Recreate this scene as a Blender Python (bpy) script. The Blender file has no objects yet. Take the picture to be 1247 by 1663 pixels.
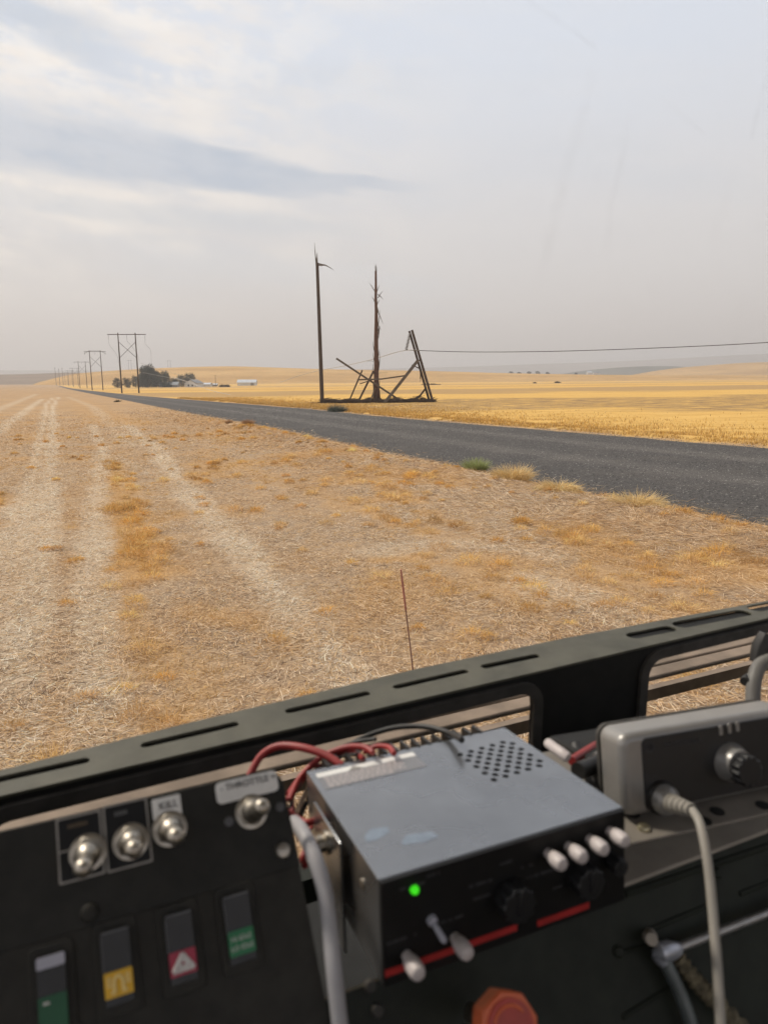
import bpy, bmesh, math, random
import numpy as np
from mathutils import Vector, Matrix

random.seed(7)
rng = np.random.default_rng(11)
S = bpy.context.scene
COL = S.collection

# ------------------------------------------------------------------ camera, sky, sun, exposure
FPX, CX, CY = 1120.0, 623.5, 831.5            # focal length and centre, in pixels of the 1247 x 1663 photograph
EYE = np.array([0.0, 0.0, 3.0])
PITCH = math.atan(213.5 / FPX)
cp_, sp_ = math.cos(PITCH), math.sin(PITCH)
FWD, UPV, RGT = np.array([0, cp_, -sp_]), np.array([0, sp_, cp_]), np.array([1.0, 0, 0])
cam = bpy.data.cameras.new('camera')
cam.sensor_fit = 'VERTICAL'
cam.sensor_height = 36.0
cam.lens = 36.0 * FPX / 1663.0
cam.clip_start, cam.clip_end = 0.02, 30000
cam.dof.use_dof = True
cam.dof.focus_distance = 40.0
cam.dof.aperture_fstop = cam.lens / 2.9
co = bpy.data.objects.new('camera', cam)
co.location = EYE
co.rotation_euler = (math.pi / 2 - PITCH, 0, 0)
COL.objects.link(co)
S.camera = co

S.view_settings.view_transform = 'Standard'
S.view_settings.look = 'None'
S.view_settings.exposure = 0.25
S.view_settings.gamma = 1.0
S.cycles.use_denoising = True
S.cycles.max_bounces = 6
S.cycles.transparent_max_bounces = 12

SUN_EL, SUN_AZ = math.radians(48), math.radians(-62)      # azimuth from the camera's forward, to the left


class NT:
    """short hand for wiring nodes"""
    def __init__(s, tree):
        s.t = tree
        s.t.nodes.clear()

    def n(s, typ, **kw):
        nd = s.t.nodes.new(typ)
        for k, v in kw.items():
            if hasattr(nd, k) and k not in nd.inputs:
                setattr(nd, k, v)
            else:
                s.put(nd.inputs[k], v)
        return nd

    def put(s, sock, v):
        if isinstance(v, bpy.types.NodeSocket):
            s.t.links.new(v, sock)
        elif v is not None:
            if sock.type == 'RGBA' and len(v) == 3:
                v = (*v, 1)
            sock.default_value = v

    def m(s, op, a, b=None, c=None, clamp=False):
        nd = s.t.nodes.new('ShaderNodeMath')
        nd.operation = op
        nd.use_clamp = clamp
        for i, v in enumerate((a, b, c)):
            if v is not None:
                s.put(nd.inputs[i], v)
        return nd.outputs[0]

    def mix(s, f, a, b, blend='MIX'):
        nd = s.t.nodes.new('ShaderNodeMix')
        nd.data_type = 'RGBA'
        nd.blend_type = blend
        s.put(nd.inputs[0], f)
        s.put(nd.inputs[6], a)
        s.put(nd.inputs[7], b)
        return nd.outputs[2]

    def ramp(s, f, lo, hi):
        nd = s.t.nodes.new('ShaderNodeMapRange')
        nd.interpolation_type = 'SMOOTHSTEP'
        s.put(nd.inputs[0], f)
        s.put(nd.inputs[1], lo)
        s.put(nd.inputs[2], hi)
        return nd.outputs[0]

    def noise(s, vec, scale, detail=4, rough=.55, out=0):
        nd = s.t.nodes.new('ShaderNodeTexNoise')
        if vec is not None:
            s.put(nd.inputs['Vector'], vec)
        nd.inputs['Scale'].default_value = scale
        nd.inputs['Detail'].default_value = detail
        nd.inputs['Roughness'].default_value = rough
        return nd.outputs[out]

    def vec(s, x, y, z):
        nd = s.t.nodes.new('ShaderNodeCombineXYZ')
        for i, v in enumerate((x, y, z)):
            s.put(nd.inputs[i], v)
        return nd.outputs[0]


def make_world():
    w = bpy.data.worlds.new('World')
    S.world = w
    w.use_nodes = True
    T = NT(w.node_tree)
    out = T.n('ShaderNodeOutputWorld')
    bg = T.n('ShaderNodeBackground')
    sky = T.n('ShaderNodeTexSky')
    sky.sky_type = 'NISHITA'
    sky.sun_disc = False
    sky.sun_elevation = SUN_EL
    sky.sun_rotation = SUN_AZ
    sky.air_density, sky.dust_density = 1.2, 4.0
    d = T.n('ShaderNodeTexCoord').outputs['Generated']
    sp = T.n('ShaderNodeSeparateXYZ')
    T.put(sp.inputs[0], d)
    x, y, z = sp.outputs
    az = T.m('ARCTAN2', x, y)
    hor = T.m('SQRT', T.m('ADD', T.m('MULTIPLY', x, x), T.m('MULTIPLY', y, y)))
    q = T.m('DIVIDE', z, T.m('MAXIMUM', hor, .05))
    # layers of haze and thin cloud
    c = T.mix(T.ramp(q, 0.0, .16), (5.9, 5.25, 5.05), (6.15, 5.88, 5.90))
    c = T.mix(T.ramp(q, .12, .46), c, (6.15, 6.5, 7.3))
    v1 = T.vec(T.m('MULTIPLY', az, 3.0), T.m('MULTIPLY', T.m('ADD', q, T.m('MULTIPLY', az, .12)), 13.0), 0.0)
    n1 = T.noise(v1, 1.0, 5, .55)
    left = T.ramp(az, .15, -.45)
    n0 = T.noise(T.vec(T.m('MULTIPLY', az, 7.0), T.m('MULTIPLY', T.m('ADD', q, T.m('MULTIPLY', az, .10)), 17.0), 7.0), 1.0, 7, .62)
    n1 = T.m('ADD', T.m('MULTIPLY', n1, .45), T.m('MULTIPLY', n0, .55))
    bright = T.m('MULTIPLY', T.ramp(n1, .43, .58), T.m('ADD', T.m('MULTIPLY', left, .95), .08))
    bright = T.m('MULTIPLY', bright, T.ramp(q, .05, .20))
    c = T.mix(bright, c, (8.0, 7.35, 6.85))
    v2 = T.vec(T.m('MULTIPLY', az, 2.2), T.m('MULTIPLY', T.m('ADD', q, T.m('MULTIPLY', az, .11)), 9.0), 4.0)
    n2 = T.noise(v2, 1.3, 4, .5)
    c = T.mix(T.m('MULTIPLY', T.ramp(n2, .50, .72), .40), c, (5.5, 5.75, 6.3))
    # the long blue-grey streak low on the left, and a second one above it
    warp = T.m('MULTIPLY', T.m('SUBTRACT', T.noise(v1, 1.3, 6), .5), .075)
    c = T.mix(T.m('MULTIPLY', T.m('MULTIPLY', T.ramp(T.noise(T.vec(T.m('MULTIPLY', az, 11.0), T.m('MULTIPLY', q, 19.0), 2.0), 1.0, 8, .65), .47, .60), left), T.m('MULTIPLY', T.ramp(q, .28, .40), .75)), c, (8.4, 7.9, 7.5))
    t = T.m('SUBTRACT', T.m('ADD', T.m('ADD', q, T.m('MULTIPLY', az, .045)), T.m('MULTIPLY', warp, .6)), .200)
    st = T.m('MULTIPLY', T.ramp(T.m('ABSOLUTE', t), .020, .004), T.m('MULTIPLY', T.ramp(az, .02, -.12), T.ramp(az, -.62, -.34)))
    c = T.mix(T.m('MULTIPLY', st, .45), c, (4.9, 5.25, 5.8))
    t = T.m('SUBTRACT', T.m('ADD', T.m('ADD', q, T.m('MULTIPLY', az, .060)), warp), .258)
    wid = T.m('ADD', .012, T.m('MULTIPLY', T.ramp(az, .10, -.5), .030))
    st = T.m('MULTIPLY', T.ramp(T.m('DIVIDE', T.m('ABSOLUTE', t), wid), 1.15, .35), T.ramp(az, .10, -.06))
    c = T.mix(T.m('MULTIPLY', st, T.m('ADD', .60, T.m('MULTIPLY', T.ramp(n0, .38, .62), .40))), c, (4.1, 4.65, 5.6))
    t = T.m('SUBTRACT', T.m('ADD', T.m('ADD', q, T.m('MULTIPLY', az, .20)), T.m('MULTIPLY', warp, 1.3)), .335)
    st = T.m('MULTIPLY', T.ramp(T.m('ABSOLUTE', t), .040, .008), T.ramp(az, -.26, -.42))
    c = T.mix(T.m('MULTIPLY', st, .85), c, (4.6, 5.1, 5.95))
    c = T.mix(T.ramp(z, .0, -.05), c, (3.2, 2.6, 2.0))
    T.put(bg.inputs['Color'], T.mix(.93, sky.outputs[0], c))
    bg.inputs['Strength'].default_value = 0.11
    T.put(out.inputs['Surface'], bg.outputs[0])


make_world()
sun = bpy.data.lights.new('sun', 'SUN')
sun.energy = 2.9
sun.angle = math.radians(6)
sun.color = (1.0, .90, .78)
so = bpy.data.objects.new('sun', sun)
sd = Vector((math.cos(SUN_EL) * math.sin(SUN_AZ), math.cos(SUN_EL) * math.cos(SUN_AZ), math.sin(SUN_EL)))
so.rotation_euler = sd.to_track_quat('Z', 'Y').to_euler()
so.location = (-30, 20, 60)
COL.objects.link(so)


# ------------------------------------------------------------------ measuring helpers
def ray(u, v):
    """direction through a photo pixel, of unit length along the camera's axis"""
    return FWD + RGT * ((u - CX) / FPX) + UPV * ((CY - v) / FPX)


def at(u, v, depth):
    return EYE + ray(u, v) * depth


def height(x, y):
    """the lie of the land: a gentle cross slope which levels out with distance"""
    x, y = np.asarray(x, float), np.asarray(y, float)
    r = np.sqrt(x * x + y * y) + 1e-9
    k = 900 * np.tanh(r / 900) / r
    return (.012 * x - .001 * y) * k


def on_ground(u, v):
    d = ray(u, v)
    t = 40.0
    lo, hi = 1.0, 4000.0
    for _ in range(60):
        t = (lo * hi) ** .5
        p = EYE + d * t
        if p[2] > height(p[0], p[1]):
            lo = t
        else:
            hi = t
    return EYE + d * t


def hash2(i, j, seed):
    h = (i * 374761393 + j * 668265263 + seed * 1442695041) & 0xFFFFFFFF
    h = ((h ^ (h >> 13)) * 1274126177) & 0xFFFFFFFF
    return ((h ^ (h >> 16)) & 0xFFFF) / 65535.0


def vnoise(x, y, seed=0):
    i, j = np.floor(x).astype(np.int64), np.floor(y).astype(np.int64)
    fx, fy = x - i, y - j
    fx, fy = fx * fx * (3 - 2 * fx), fy * fy * (3 - 2 * fy)
    a, b = hash2(i, j, seed), hash2(i + 1, j, seed)
    c, d = hash2(i, j + 1, seed), hash2(i + 1, j + 1, seed)
    return (a * (1 - fx) + b * fx) * (1 - fy) + (c * (1 - fx) + d * fx) * fy


def fbm(x, y, seed=0, octv=4):
    s, a, t = 0, .5, 0
    for k in range(octv):
        s = s + a * vnoise(x * 2 ** k, y * 2 ** k, seed + k * 17)
        t += a
        a *= .5
    return s / t


def sstep(lo, hi, x):
    t = np.clip((x - lo) / (hi - lo), 0, 1)
    return t * t * (3 - 2 * t)


# ------------------------------------------------------------------ object helpers
def tag(o, label=None, cat=None, group=None, kind=None):
    for k, v in (('label', label), ('category', cat), ('group', group), ('kind', kind)):
        if v:
            o[k] = v
    return o


def empty(name, M=None, label=None, cat=None, group=None):
    o = bpy.data.objects.new(name, None)
    o.empty_display_size = .1
    COL.objects.link(o)
    if M is not None:
        o.matrix_world = M
    return tag(o, label, cat, group)


def copy_tree(o, parent=None):
    c = o.copy()
    COL.objects.link(c)
    if parent is not None:
        c.parent = parent
    for ch in list(o.children):
        copy_tree(ch, c)
    return c


class G:
    """collects vertices and faces of ONE mesh"""
    def __init__(s):
        s.v, s.f, s.mi = [], [], []
        s.cur = 0

    def add(s, vs, fs):
        b = len(s.v)
        s.v += [tuple(map(float, p)) for p in vs]
        s.f += [tuple(i + b for i in q) for q in fs]
        s.mi += [s.cur] * len(fs)
        return s

    def box(s, c, d, R=None):
        x, y, z = d[0] / 2, d[1] / 2, d[2] / 2
        P = [(-x, -y, -z), (x, -y, -z), (x, y, -z), (-x, y, -z), (-x, -y, z), (x, -y, z), (x, y, z), (-x, y, z)]
        if R is not None:
            P = [R @ Vector(p) for p in P]
        return s.add([(p[0] + c[0], p[1] + c[1], p[2] + c[2]) for p in P],
                     [(3, 2, 1, 0), (4, 5, 6, 7), (0, 1, 5, 4), (1, 2, 6, 5), (2, 3, 7, 6), (3, 0, 4, 7)])

    def prism(s, poly, z0, z1):
        n = len(poly)
        a = sum(poly[i][0] * poly[(i + 1) % n][1] - poly[(i + 1) % n][0] * poly[i][1] for i in range(n))
        if a < 0:
            poly = poly[::-1]
        return s.add([(p[0], p[1], z0) for p in poly] + [(p[0], p[1], z1) for p in poly],
                     [tuple(range(n - 1, -1, -1)), tuple(range(n, 2 * n))] + [(i, (i + 1) % n, n + (i + 1) % n, n + i) for i in range(n)])

    def tube(s, pts, r, n=10, cap=True):
        pts = [Vector(p) for p in pts]
        rs = r if isinstance(r, (list, tuple)) else [r] * len(pts)
        vs, fs, prev = [], [], None
        for i, p in enumerate(pts):
            t = (pts[min(i + 1, len(pts) - 1)] - pts[max(i - 1, 0)]).normalized()
            if prev is None:
                a = t.orthogonal().normalized()
            else:
                a = (prev - t * prev.dot(t)).normalized()
            prev = a
            b = t.cross(a)
            for k in range(n):
                an = 2 * math.pi * k / n
                vs.append(p + (a * math.cos(an) + b * math.sin(an)) * rs[i])
        for i in range(len(pts) - 1):
            for k in range(n):
                fs.append((i * n + k, i * n + (k + 1) % n, (i + 1) * n + (k + 1) % n, (i + 1) * n + k))
        if cap:
            fs.append(tuple(range(n - 1, -1, -1)))
            m = (len(pts) - 1) * n
            fs.append(tuple(range(m, m + n)))
        return s.add(vs, fs)

    def lathe(s, prof, n=20, o=(0, 0, 0), axis=(0, 0, 1)):
        """prof: (radius, distance along the axis)"""
        ax = Vector(axis).normalized()
        a = ax.orthogonal().normalized()
        b = ax.cross(a)
        vs, fs = [], []
        for r, h in prof:
            for k in range(n):
                an = 2 * math.pi * k / n
                vs.append(Vector(o) + ax * h + (a * math.cos(an) + b * math.sin(an)) * r)
        for i in range(len(prof) - 1):
            for k in range(n):
                fs.append((i * n + k, i * n + (k + 1) % n, (i + 1) * n + (k + 1) % n, (i + 1) * n + k))
        fs.append(tuple(range(n - 1, -1, -1)))
        m = (len(prof) - 1) * n
        fs.append(tuple(range(m, m + n)))
        return s.add(vs, fs)

    def build(s, name, mat, parent=None, M=None, bevel=0, smooth=True, seg=2):
        me = bpy.data.meshes.new(name)
        me.from_pydata(s.v, [], s.f)
        for m in (mat if isinstance(mat, (list, tuple)) else [mat]):
            me.materials.append(m)
        if any(s.mi):
            me.polygons.foreach_set('material_index', s.mi)
        if smooth:
            me.polygons.foreach_set('use_smooth', [True] * len(me.polygons))
            me.set_sharp_from_angle(angle=math.radians(38))
        me.update()
        o = bpy.data.objects.new(name, me)
        COL.objects.link(o)
        if parent is not None:
            o.parent = parent
        if M is not None:
            if parent is None:
                o.matrix_world = M
            else:
                o.matrix_local = M
        if bevel:
            b = o.modifiers.new('bevel', 'BEVEL')
            b.width = bevel
            b.segments = seg
            b.limit_method = 'ANGLE'
            b.angle_limit = math.radians(40)
        return o


def cut(o, g):
    """subtract the solid g (same local space) from o and keep the result as o's mesh"""
    tmp = g.build('cutter', o.data.materials[0], smooth=False)
    tmp.matrix_world = Matrix()
    keep, par, loc = o.parent, o.parent, o.matrix_local.copy()
    o.parent = None
    o.matrix_world = Matrix()
    md = o.modifiers.new('cut', 'BOOLEAN')
    md.operation = 'DIFFERENCE'
    md.solver = 'EXACT'
    md.object = tmp
    bpy.context.view_layer.update()
    dg = bpy.context.evaluated_depsgraph_get()
    me = bpy.data.meshes.new_from_object(o.evaluated_get(dg))
    me.name = o.name
    o.modifiers.clear()
    o.data = me
    bpy.data.objects.remove(tmp)
    o.parent = par
    o.matrix_local = loc
    return o


def spline(pts, n=8):
    """smooth curve through the points"""
    P = [Vector(p) for p in pts]
    P = [P[0] * 2 - P[1]] + P + [P[-1] * 2 - P[-2]]
    out = []
    for i in range(1, len(P) - 2):
        for k in range(n):
            t = k / n
            a, b, c, d = P[i - 1], P[i], P[i + 1], P[i + 2]
            out.append(.5 * ((2 * b) + (c - a) * t + (2 * a - 5 * b + 4 * c - d) * t * t + (3 * b - a - 3 * c + d) * t ** 3))
    out.append(P[-2])
    return out


def rrect(x0, y0, x1, y1, r, n=5):
    out = []
    for cx, cy, a0 in ((x1 - r, y1 - r, 0), (x0 + r, y1 - r, 90), (x0 + r, y0 + r, 180), (x1 - r, y0 + r, 270)):
        for k in range(n + 1):
            a = math.radians(a0 + 90 * k / n)
            out.append((cx + r * math.cos(a), cy + r * math.sin(a)))
    return out


class Frame:
    """a flat working plane: origin, x to the right, y up along it, z out of it"""
    def __init__(s, O, ex, ey):
        s.O = np.array(O, float)
        s.ex, s.ey = np.array(ex, float), np.array(ey, float)
        s.ez = np.cross(s.ex, s.ey)

    @property
    def M(s):
        m = Matrix.Identity(4)
        for j, a in enumerate((s.ex, s.ey, s.ez, s.O)):
            for i in range(3):
                m[i][j] = a[i]
        return m

    def at(s, u, v, h=0.0):
        d = ray(u, v)
        P0 = s.O + s.ez * h
        t = np.dot(P0 - EYE, s.ez) / np.dot(d, s.ez)
        p = EYE + d * t - s.O
        return float(p @ s.ex), float(p @ s.ey)

    def loc(s, P):
        p = np.array(P) - s.O
        return Vector((p @ s.ex, p @ s.ey, p @ s.ez))


def axes(yaw_deg):
    a = math.radians(yaw_deg)
    return np.array([math.cos(a), math.sin(a), 0]), np.array([-math.sin(a), math.cos(a), 0]), np.array([0, 0, 1.0])


def tilted(u, v, depth, yaw, tilt):
    R, F, U = axes(yaw)
    a = math.radians(tilt)
    return Frame(at(u, v, depth), R, U * math.cos(a) + F * math.sin(a))


# ------------------------------------------------------------------ materials
def mat(name, col, rough=.6, metal=0.0, var=.18, scale=30.0, bump=0.0, bscale=None, spec=.5, coat=0.0, col2=None):
    m = bpy.data.materials.new(name)
    m.use_nodes = True
    T = NT(m.node_tree)
    out = T.n('ShaderNodeOutputMaterial')
    b = T.n('ShaderNodeBsdfPrincipled')
    oc = T.n('ShaderNodeTexCoord').outputs['Object']
    n = T.noise(oc, scale, 5, .6)
    c2 = col2 or tuple(min(1, x * (1 + var)) for x in col)
    c1 = tuple(x * (1 - var) for x in col)
    T.put(b.inputs['Base Color'], T.mix(T.ramp(n, .3, .7), c1, c2))
    T.put(b.inputs['Roughness'], T.m('ADD', rough - .08, T.m('MULTIPLY', T.noise(oc, scale * 2.3, 3), .16)))
    b.inputs['Metallic'].default_value = metal
    b.inputs['Specular IOR Level'].default_value = spec
    b.inputs['Coat Weight'].default_value = coat
    if bump:
        bp = T.n('ShaderNodeBump')
        bp.inputs['Strength'].default_value = bump
        bp.inputs['Distance'].default_value = .002 if (bscale or scale) > 20 else .02
        T.put(bp.inputs['Height'], T.noise(oc, bscale or scale * 3, 4))
        T.put(b.inputs['Normal'], bp.outputs[0])
    T.put(out.inputs['Surface'], b.outputs[0])
    return m


def attr_mat(name, rough=.8, mul_noise=0.0, scale=8.0, transl=0.0):
    """surface whose own colour is stored per blade or leaf"""
    m = bpy.data.materials.new(name)
    m.use_nodes = True
    T = NT(m.node_tree)
    out = T.n('ShaderNodeOutputMaterial')
    b = T.n('ShaderNodeBsdfPrincipled')
    a = T.n('ShaderNodeAttribute', attribute_name='tint')
    c = a.outputs['Color']
    if mul_noise:
        n = T.noise(T.n('ShaderNodeTexCoord').outputs['Object'], scale, 4)
        c = T.mix(mul_noise, c, T.mix(T.ramp(n, .3, .7), (.55, .5, .45), (1.25, 1.2, 1.15)), 'MULTIPLY')
    T.put(b.inputs['Base Color'], c)
    b.inputs['Roughness'].default_value = rough
    b.inputs['Specular IOR Level'].default_value = .25
    if transl:
        tr = T.n('ShaderNodeBsdfTranslucent')
        T.put(tr.inputs['Color'], c)
        mx = T.n('ShaderNodeMixShader')
        mx.inputs[0].default_value = transl
        T.put(mx.inputs[1], b.outputs[0])
        T.put(mx.inputs[2], tr.outputs[0])
        T.put(out.inputs['Surface'], mx.outputs[0])
    else:
        T.put(out.inputs['Surface'], b.outputs[0])
    return m


def np_mesh(name, co_, faces, mat_, tint=None, smooth=False, parent=None):
    """fast mesh from arrays: co_ (n,3), faces (m,4), tint (n,3)"""
    me = bpy.data.meshes.new(name)
    nv, nf, k = len(co_), len(faces), faces.shape[1]
    me.vertices.add(nv)
    me.vertices.foreach_set('co', np.asarray(co_, np.float32).ravel())
    me.loops.add(nf * k)
    me.loops.foreach_set('vertex_index', np.asarray(faces, np.int32).ravel())
    me.polygons.add(nf)
    me.polygons.foreach_set('loop_start', np.arange(0, nf * k, k, dtype=np.int32))
    if smooth:
        me.polygons.foreach_set('use_smooth', np.ones(nf, bool))
    me.update(calc_edges=True)
    if tint is not None:
        a = me.attributes.new('tint', 'FLOAT_COLOR', 'POINT')
        a.data.foreach_set('color', np.concatenate([tint, np.ones((nv, 1))], 1).astype(np.float32).ravel())
    me.materials.append(mat_)
    o = bpy.data.objects.new(name, me)
    COL.objects.link(o)
    if parent is not None:
        o.parent = parent
    return o


# ------------------------------------------------------------------ plan of the field, read off the ground
def plan(pts):
    return np.array([on_ground(u, v)[:2] for u, v in pts])


ROAD_L = plan([(112, 632), (200, 650), (300, 671), (450, 699), (640, 743), (770, 768), (905, 795), (1050, 825), (1247, 862), (1500, 915), (2000, 1030)])
ROAD_R = plan([(118, 631), (230, 643), (400, 656), (500, 664), (600, 674), (700, 683), (850, 695), (1000, 707), (1247, 727), (1500, 748), (2000, 792)])
# carry both edges on beyond the far end of what is seen, over the brow
RDIR = (ROAD_L[0] - ROAD_L[2]) / np.linalg.norm(ROAD_L[0] - ROAD_L[2])
ROAD_L = np.vstack([ROAD_L[0] + RDIR * 500, ROAD_L])
ROAD_R = np.vstack([ROAD_R[0] + RDIR * 500, ROAD_R])
TRACKS = [(plan(p), w, k) for p, w, k in (
    ([(88, 645), (76, 656), (62, 732), (40, 825), (14, 905), (-40, 1060), (-160, 1400)], .30, .9),
    ([(95, 645), (86, 662), (84, 720), (76, 800), (62, 900), (44, 1000), (0, 1200), (-60, 1500)], .32, 1.0),
    ([(70, 648), (52, 660), (0, 698), (-120, 780)], .55, .85),
    ([(60, 640), (30, 652), (-20, 672), (-90, 700)], .8, .6),
    ([(112, 645), (150, 660), (185, 690), (215, 725)], .6, .45),
    ([(0, 648), (60, 646), (130, 644)], .9, .5),
    ([(165, 735), (240, 765), (300, 790)], .25, .4),
    ([(150, 690), (168, 732), (160, 825), (152, 940), (156, 1000), (160, 1120), (180, 1400)], .30, .9),
    ([(205, 690), (257, 732), (289, 780), (345, 848), (401, 900), (445, 961), (540, 1060), (700, 1250)], .38, 1.0),
    ([(620, 895), (760, 880), (900, 905)], .35, .6),
    ([(860, 945), (1000, 985), (1100, 1040)], .5, .7),
)]
GOLD = [(plan(p), w, k) for p, w, k in (
    ([(176, 752), (190, 800), (216, 880), (232, 930)], .55, 1.0),
    ([(130, 650), (150, 668), (215, 690)], 2.4, .8),
    ([(330, 735), (420, 770), (520, 800), (600, 832)], .55, .5),
    ([(590, 830), (650, 850), (690, 862)], .32, .95),
    ([(610, 780), (640, 800), (665, 812)], .5, .85),
    ([(640, 905), (690, 898), (735, 885)], .35, .9),
    ([(690, 830), (730, 850), (760, 862)], .35, .7),
    ([(915, 870), (970, 890), (1020, 905)], .4, .85),
    ([(1150, 900), (1200, 915), (1247, 930), (1300, 950)], .55, .95),
    ([(330, 990), (420, 1010), (480, 1040)], .35, .6),
    ([(200, 1010), (260, 1090), (330, 1120)], .4, .5),
    ([(780, 765), (900, 798), (1060, 828), (1200, 862)], .5, .75),
    ([(330, 682), (390, 692), (470, 708), (560, 728), (640, 748)], .55, .55),
)]


def dist_poly(x, y, P):
    best = np.full(np.shape(x), 1e9)
    for (ax, ay), (bx, by) in zip(P[:-1], P[1:]):
        dx, dy = bx - ax, by - ay
        t = np.clip(((x - ax) * dx + (y - ay) * dy) / (dx * dx + dy * dy + 1e-9), 0, 1)
        best = np.minimum(best, np.hypot(x - ax - t * dx, y - ay - t * dy))
    return best


def side(x, y, P):
    """signed distance to a road edge: positive on its right (far) side"""
    best, sg = np.full(np.shape(x), 1e9), np.zeros(np.shape(x))
    n = len(P) - 1
    for k in range(n):
        (ax, ay), (bx, by) = P[k], P[k + 1]
        dx, dy = bx - ax, by - ay
        t = ((x - ax) * dx + (y - ay) * dy) / (dx * dx + dy * dy + 1e-9)
        t = np.clip(t, -50 if k == 0 else 0, 50 if k == n - 1 else 1)
        d = np.hypot(x - ax - t * dx, y - ay - t * dy)
        c = dx * (y - ay) - dy * (x - ax)
        m = d < best
        best = np.where(m, d, best)
        sg = np.where(m, np.sign(c), sg)
    return best * sg


def field(x, y):
    """(is right-hand field 0..1, pale wheel track, golden regrowth, distance to the road's near edge)"""
    r = np.hypot(x, y)
    wob = (fbm(x * .55, y * .55, 5, 3) - .5)
    dl, dr = side(x, y, ROAD_L), side(x, y, ROAD_R)
    right = sstep(-.6, .9, dr + wob * 2.0)
    tr = np.zeros(np.shape(x))
    for P, w, k in TRACKS:
        d = dist_poly(x, y, P) + wob * .55
        tr = np.maximum(tr, k * sstep(w * 1.5, w * .35, d))
    tr = tr * (.45 + .75 * fbm(x * 1.1, y * 1.1, 23, 3))
    g = .60 * sstep(.52, .68, fbm(x * .5, y * .38, 41, 4)) + .20 * sstep(.50, .62, fbm(x * 2.2, y * 2.2, 71, 3))
    for P, w, k in GOLD:
        d = dist_poly(x, y, P) + (fbm(x * 2, y * 2, 91, 3) - .5) * .9
        g = np.maximum(g, k * sstep(w * 1.5, w * .3, d))
    g = np.clip(g * (1 - .8 * tr), 0, 1)
    return right, np.clip(tr, 0, 1), g, dl


# ------------------------------------------------------------------ ground
def ground_material():
    m = bpy.data.materials.new('stubble_ground')
    m.use_nodes = True
    T = NT(m.node_tree)
    out = T.n('ShaderNodeOutputMaterial')
    b = T.n('ShaderNodeBsdfPrincipled')
    b.inputs['Roughness'].default_value = .95
    b.inputs['Specular IOR Level'].default_value = .1
    oc = T.n('ShaderNodeTexCoord').outputs['Object']
    a = T.n('ShaderNodeAttribute', attribute_name='tint')
    sp = T.n('ShaderNodeSeparateColor')
    T.put(sp.inputs[0], a.outputs['Color'])
    right, track, gold = sp.outputs
    xyz = T.n('ShaderNodeSeparateXYZ')
    T.put(xyz.inputs[0], oc)
    X, Y, Z = xyz.outputs
    nf = T.noise(oc, 26.0, 5, .7)
    nm = T.noise(oc, 3.2, 5, .65)
    nl = T.noise(oc, .22, 4, .6)
    # left field: grey brown soil under broken straw
    soil = T.mix(T.ramp(nf, .32, .68), (.17, .115, .076), (.50, .375, .255))
    soil = T.mix(T.m('MULTIPLY', T.ramp(nm, .35, .7), .55), soil, (.45, .31, .18))
    soil = T.mix(T.m('MULTIPLY', T.ramp(nl, .4, .7), .35), soil, (.42, .25, .11))
    pale = T.mix(T.ramp(nf, .3, .7), (.43, .34, .24), (.65, .54, .405))
    left = soil
    gcol = T.mix(T.ramp(nf, .3, .7), (.40, .20, .055), (.60, .34, .105))
    left = T.mix(T.m('MULTIPLY', gold, .50), left, gcol)
    dist = T.m('SQRT', T.m('ADD', T.m('MULTIPLY', X, X), T.m('MULTIPLY', Y, Y)))
    # farther out the stubble is an even orange tan
    left = T.mix(T.m('MULTIPLY', T.ramp(dist, 30., 110.), .60), left, T.mix(T.ramp(nl, .35, .65), (.35, .215, .105), (.46, .295, .15)))
    left = T.mix(T.m('MULTIPLY', track, .80), left, pale)
    # right field: standing gold stubble with drill rows, darker strips and wheelings
    v = T.vec(T.m('MULTIPLY', X, .10), T.m('MULTIPLY', Y, .8), 0.0)
    ns = T.noise(v, 1.0, 5, .6)
    nr = T.noise(oc, 1.6, 5, .7)
    rc = T.mix(T.ramp(ns, .35, .65), (.50, .285, .070), (.645, .395, .120))
    rc = T.mix(T.m('MULTIPLY', T.ramp(nr, .35, .7), .45), rc, (.70, .475, .17))
    yy = T.m('ADD', Y, T.m('ADD', T.m('MULTIPLY', X, -.10), T.m('MULTIPLY', T.m('SUBTRACT', T.noise(oc, .035, 5), .5), 95.)))

    def band(c, w, soft):
        return T.ramp(T.m('ABSOLUTE', T.m('SUBTRACT', yy, c)), w + soft, w)
    rough_ = T.ramp(T.noise(T.vec(T.m('MULTIPLY', X, .25), T.m('MULTIPLY', Y, .9), 0.), 1.2, 5, .75), .42, .56)
    rc = T.mix(T.m('MULTIPLY', T.m('MULTIPLY', band(88., 16., 14.), rough_), .9), rc, (.19, .125, .075))
    rc = T.mix(T.m('MULTIPLY', band(205., 32., 26.), .60), rc, (.26, .175, .105))
    rc = T.mix(T.m('MULTIPLY', band(330., 12., 25.), .45), rc, (.36, .20, .075))
    rc = T.mix(T.m('MULTIPLY', band(520., 60., 40.), .5), rc, (.34, .22, .12))
    c = T.mix(right, left, rc)
    T.put(b.inputs['Base Color'], c)
    bp = T.n('ShaderNodeBump')
    bp.inputs['Strength'].default_value = .9
    bp.inputs['Distance'].default_value = .05
    T.put(bp.inputs['Height'], T.m('ADD', T.m('MULTIPLY', nf, .5), nm))
    T.put(b.inputs['Normal'], bp.outputs[0])
    T.put(out.inputs['Surface'], b.outputs[0])
    return m


def near_relief(x, y):
    r = np.hypot(x, y)
    k = sstep(60, 25, r)
    return k * (.07 * (fbm(x * .8, y * .8, 3, 3) - .5) + .03 * (fbm(x * 4, y * 4, 8, 2) - .5))


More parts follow.
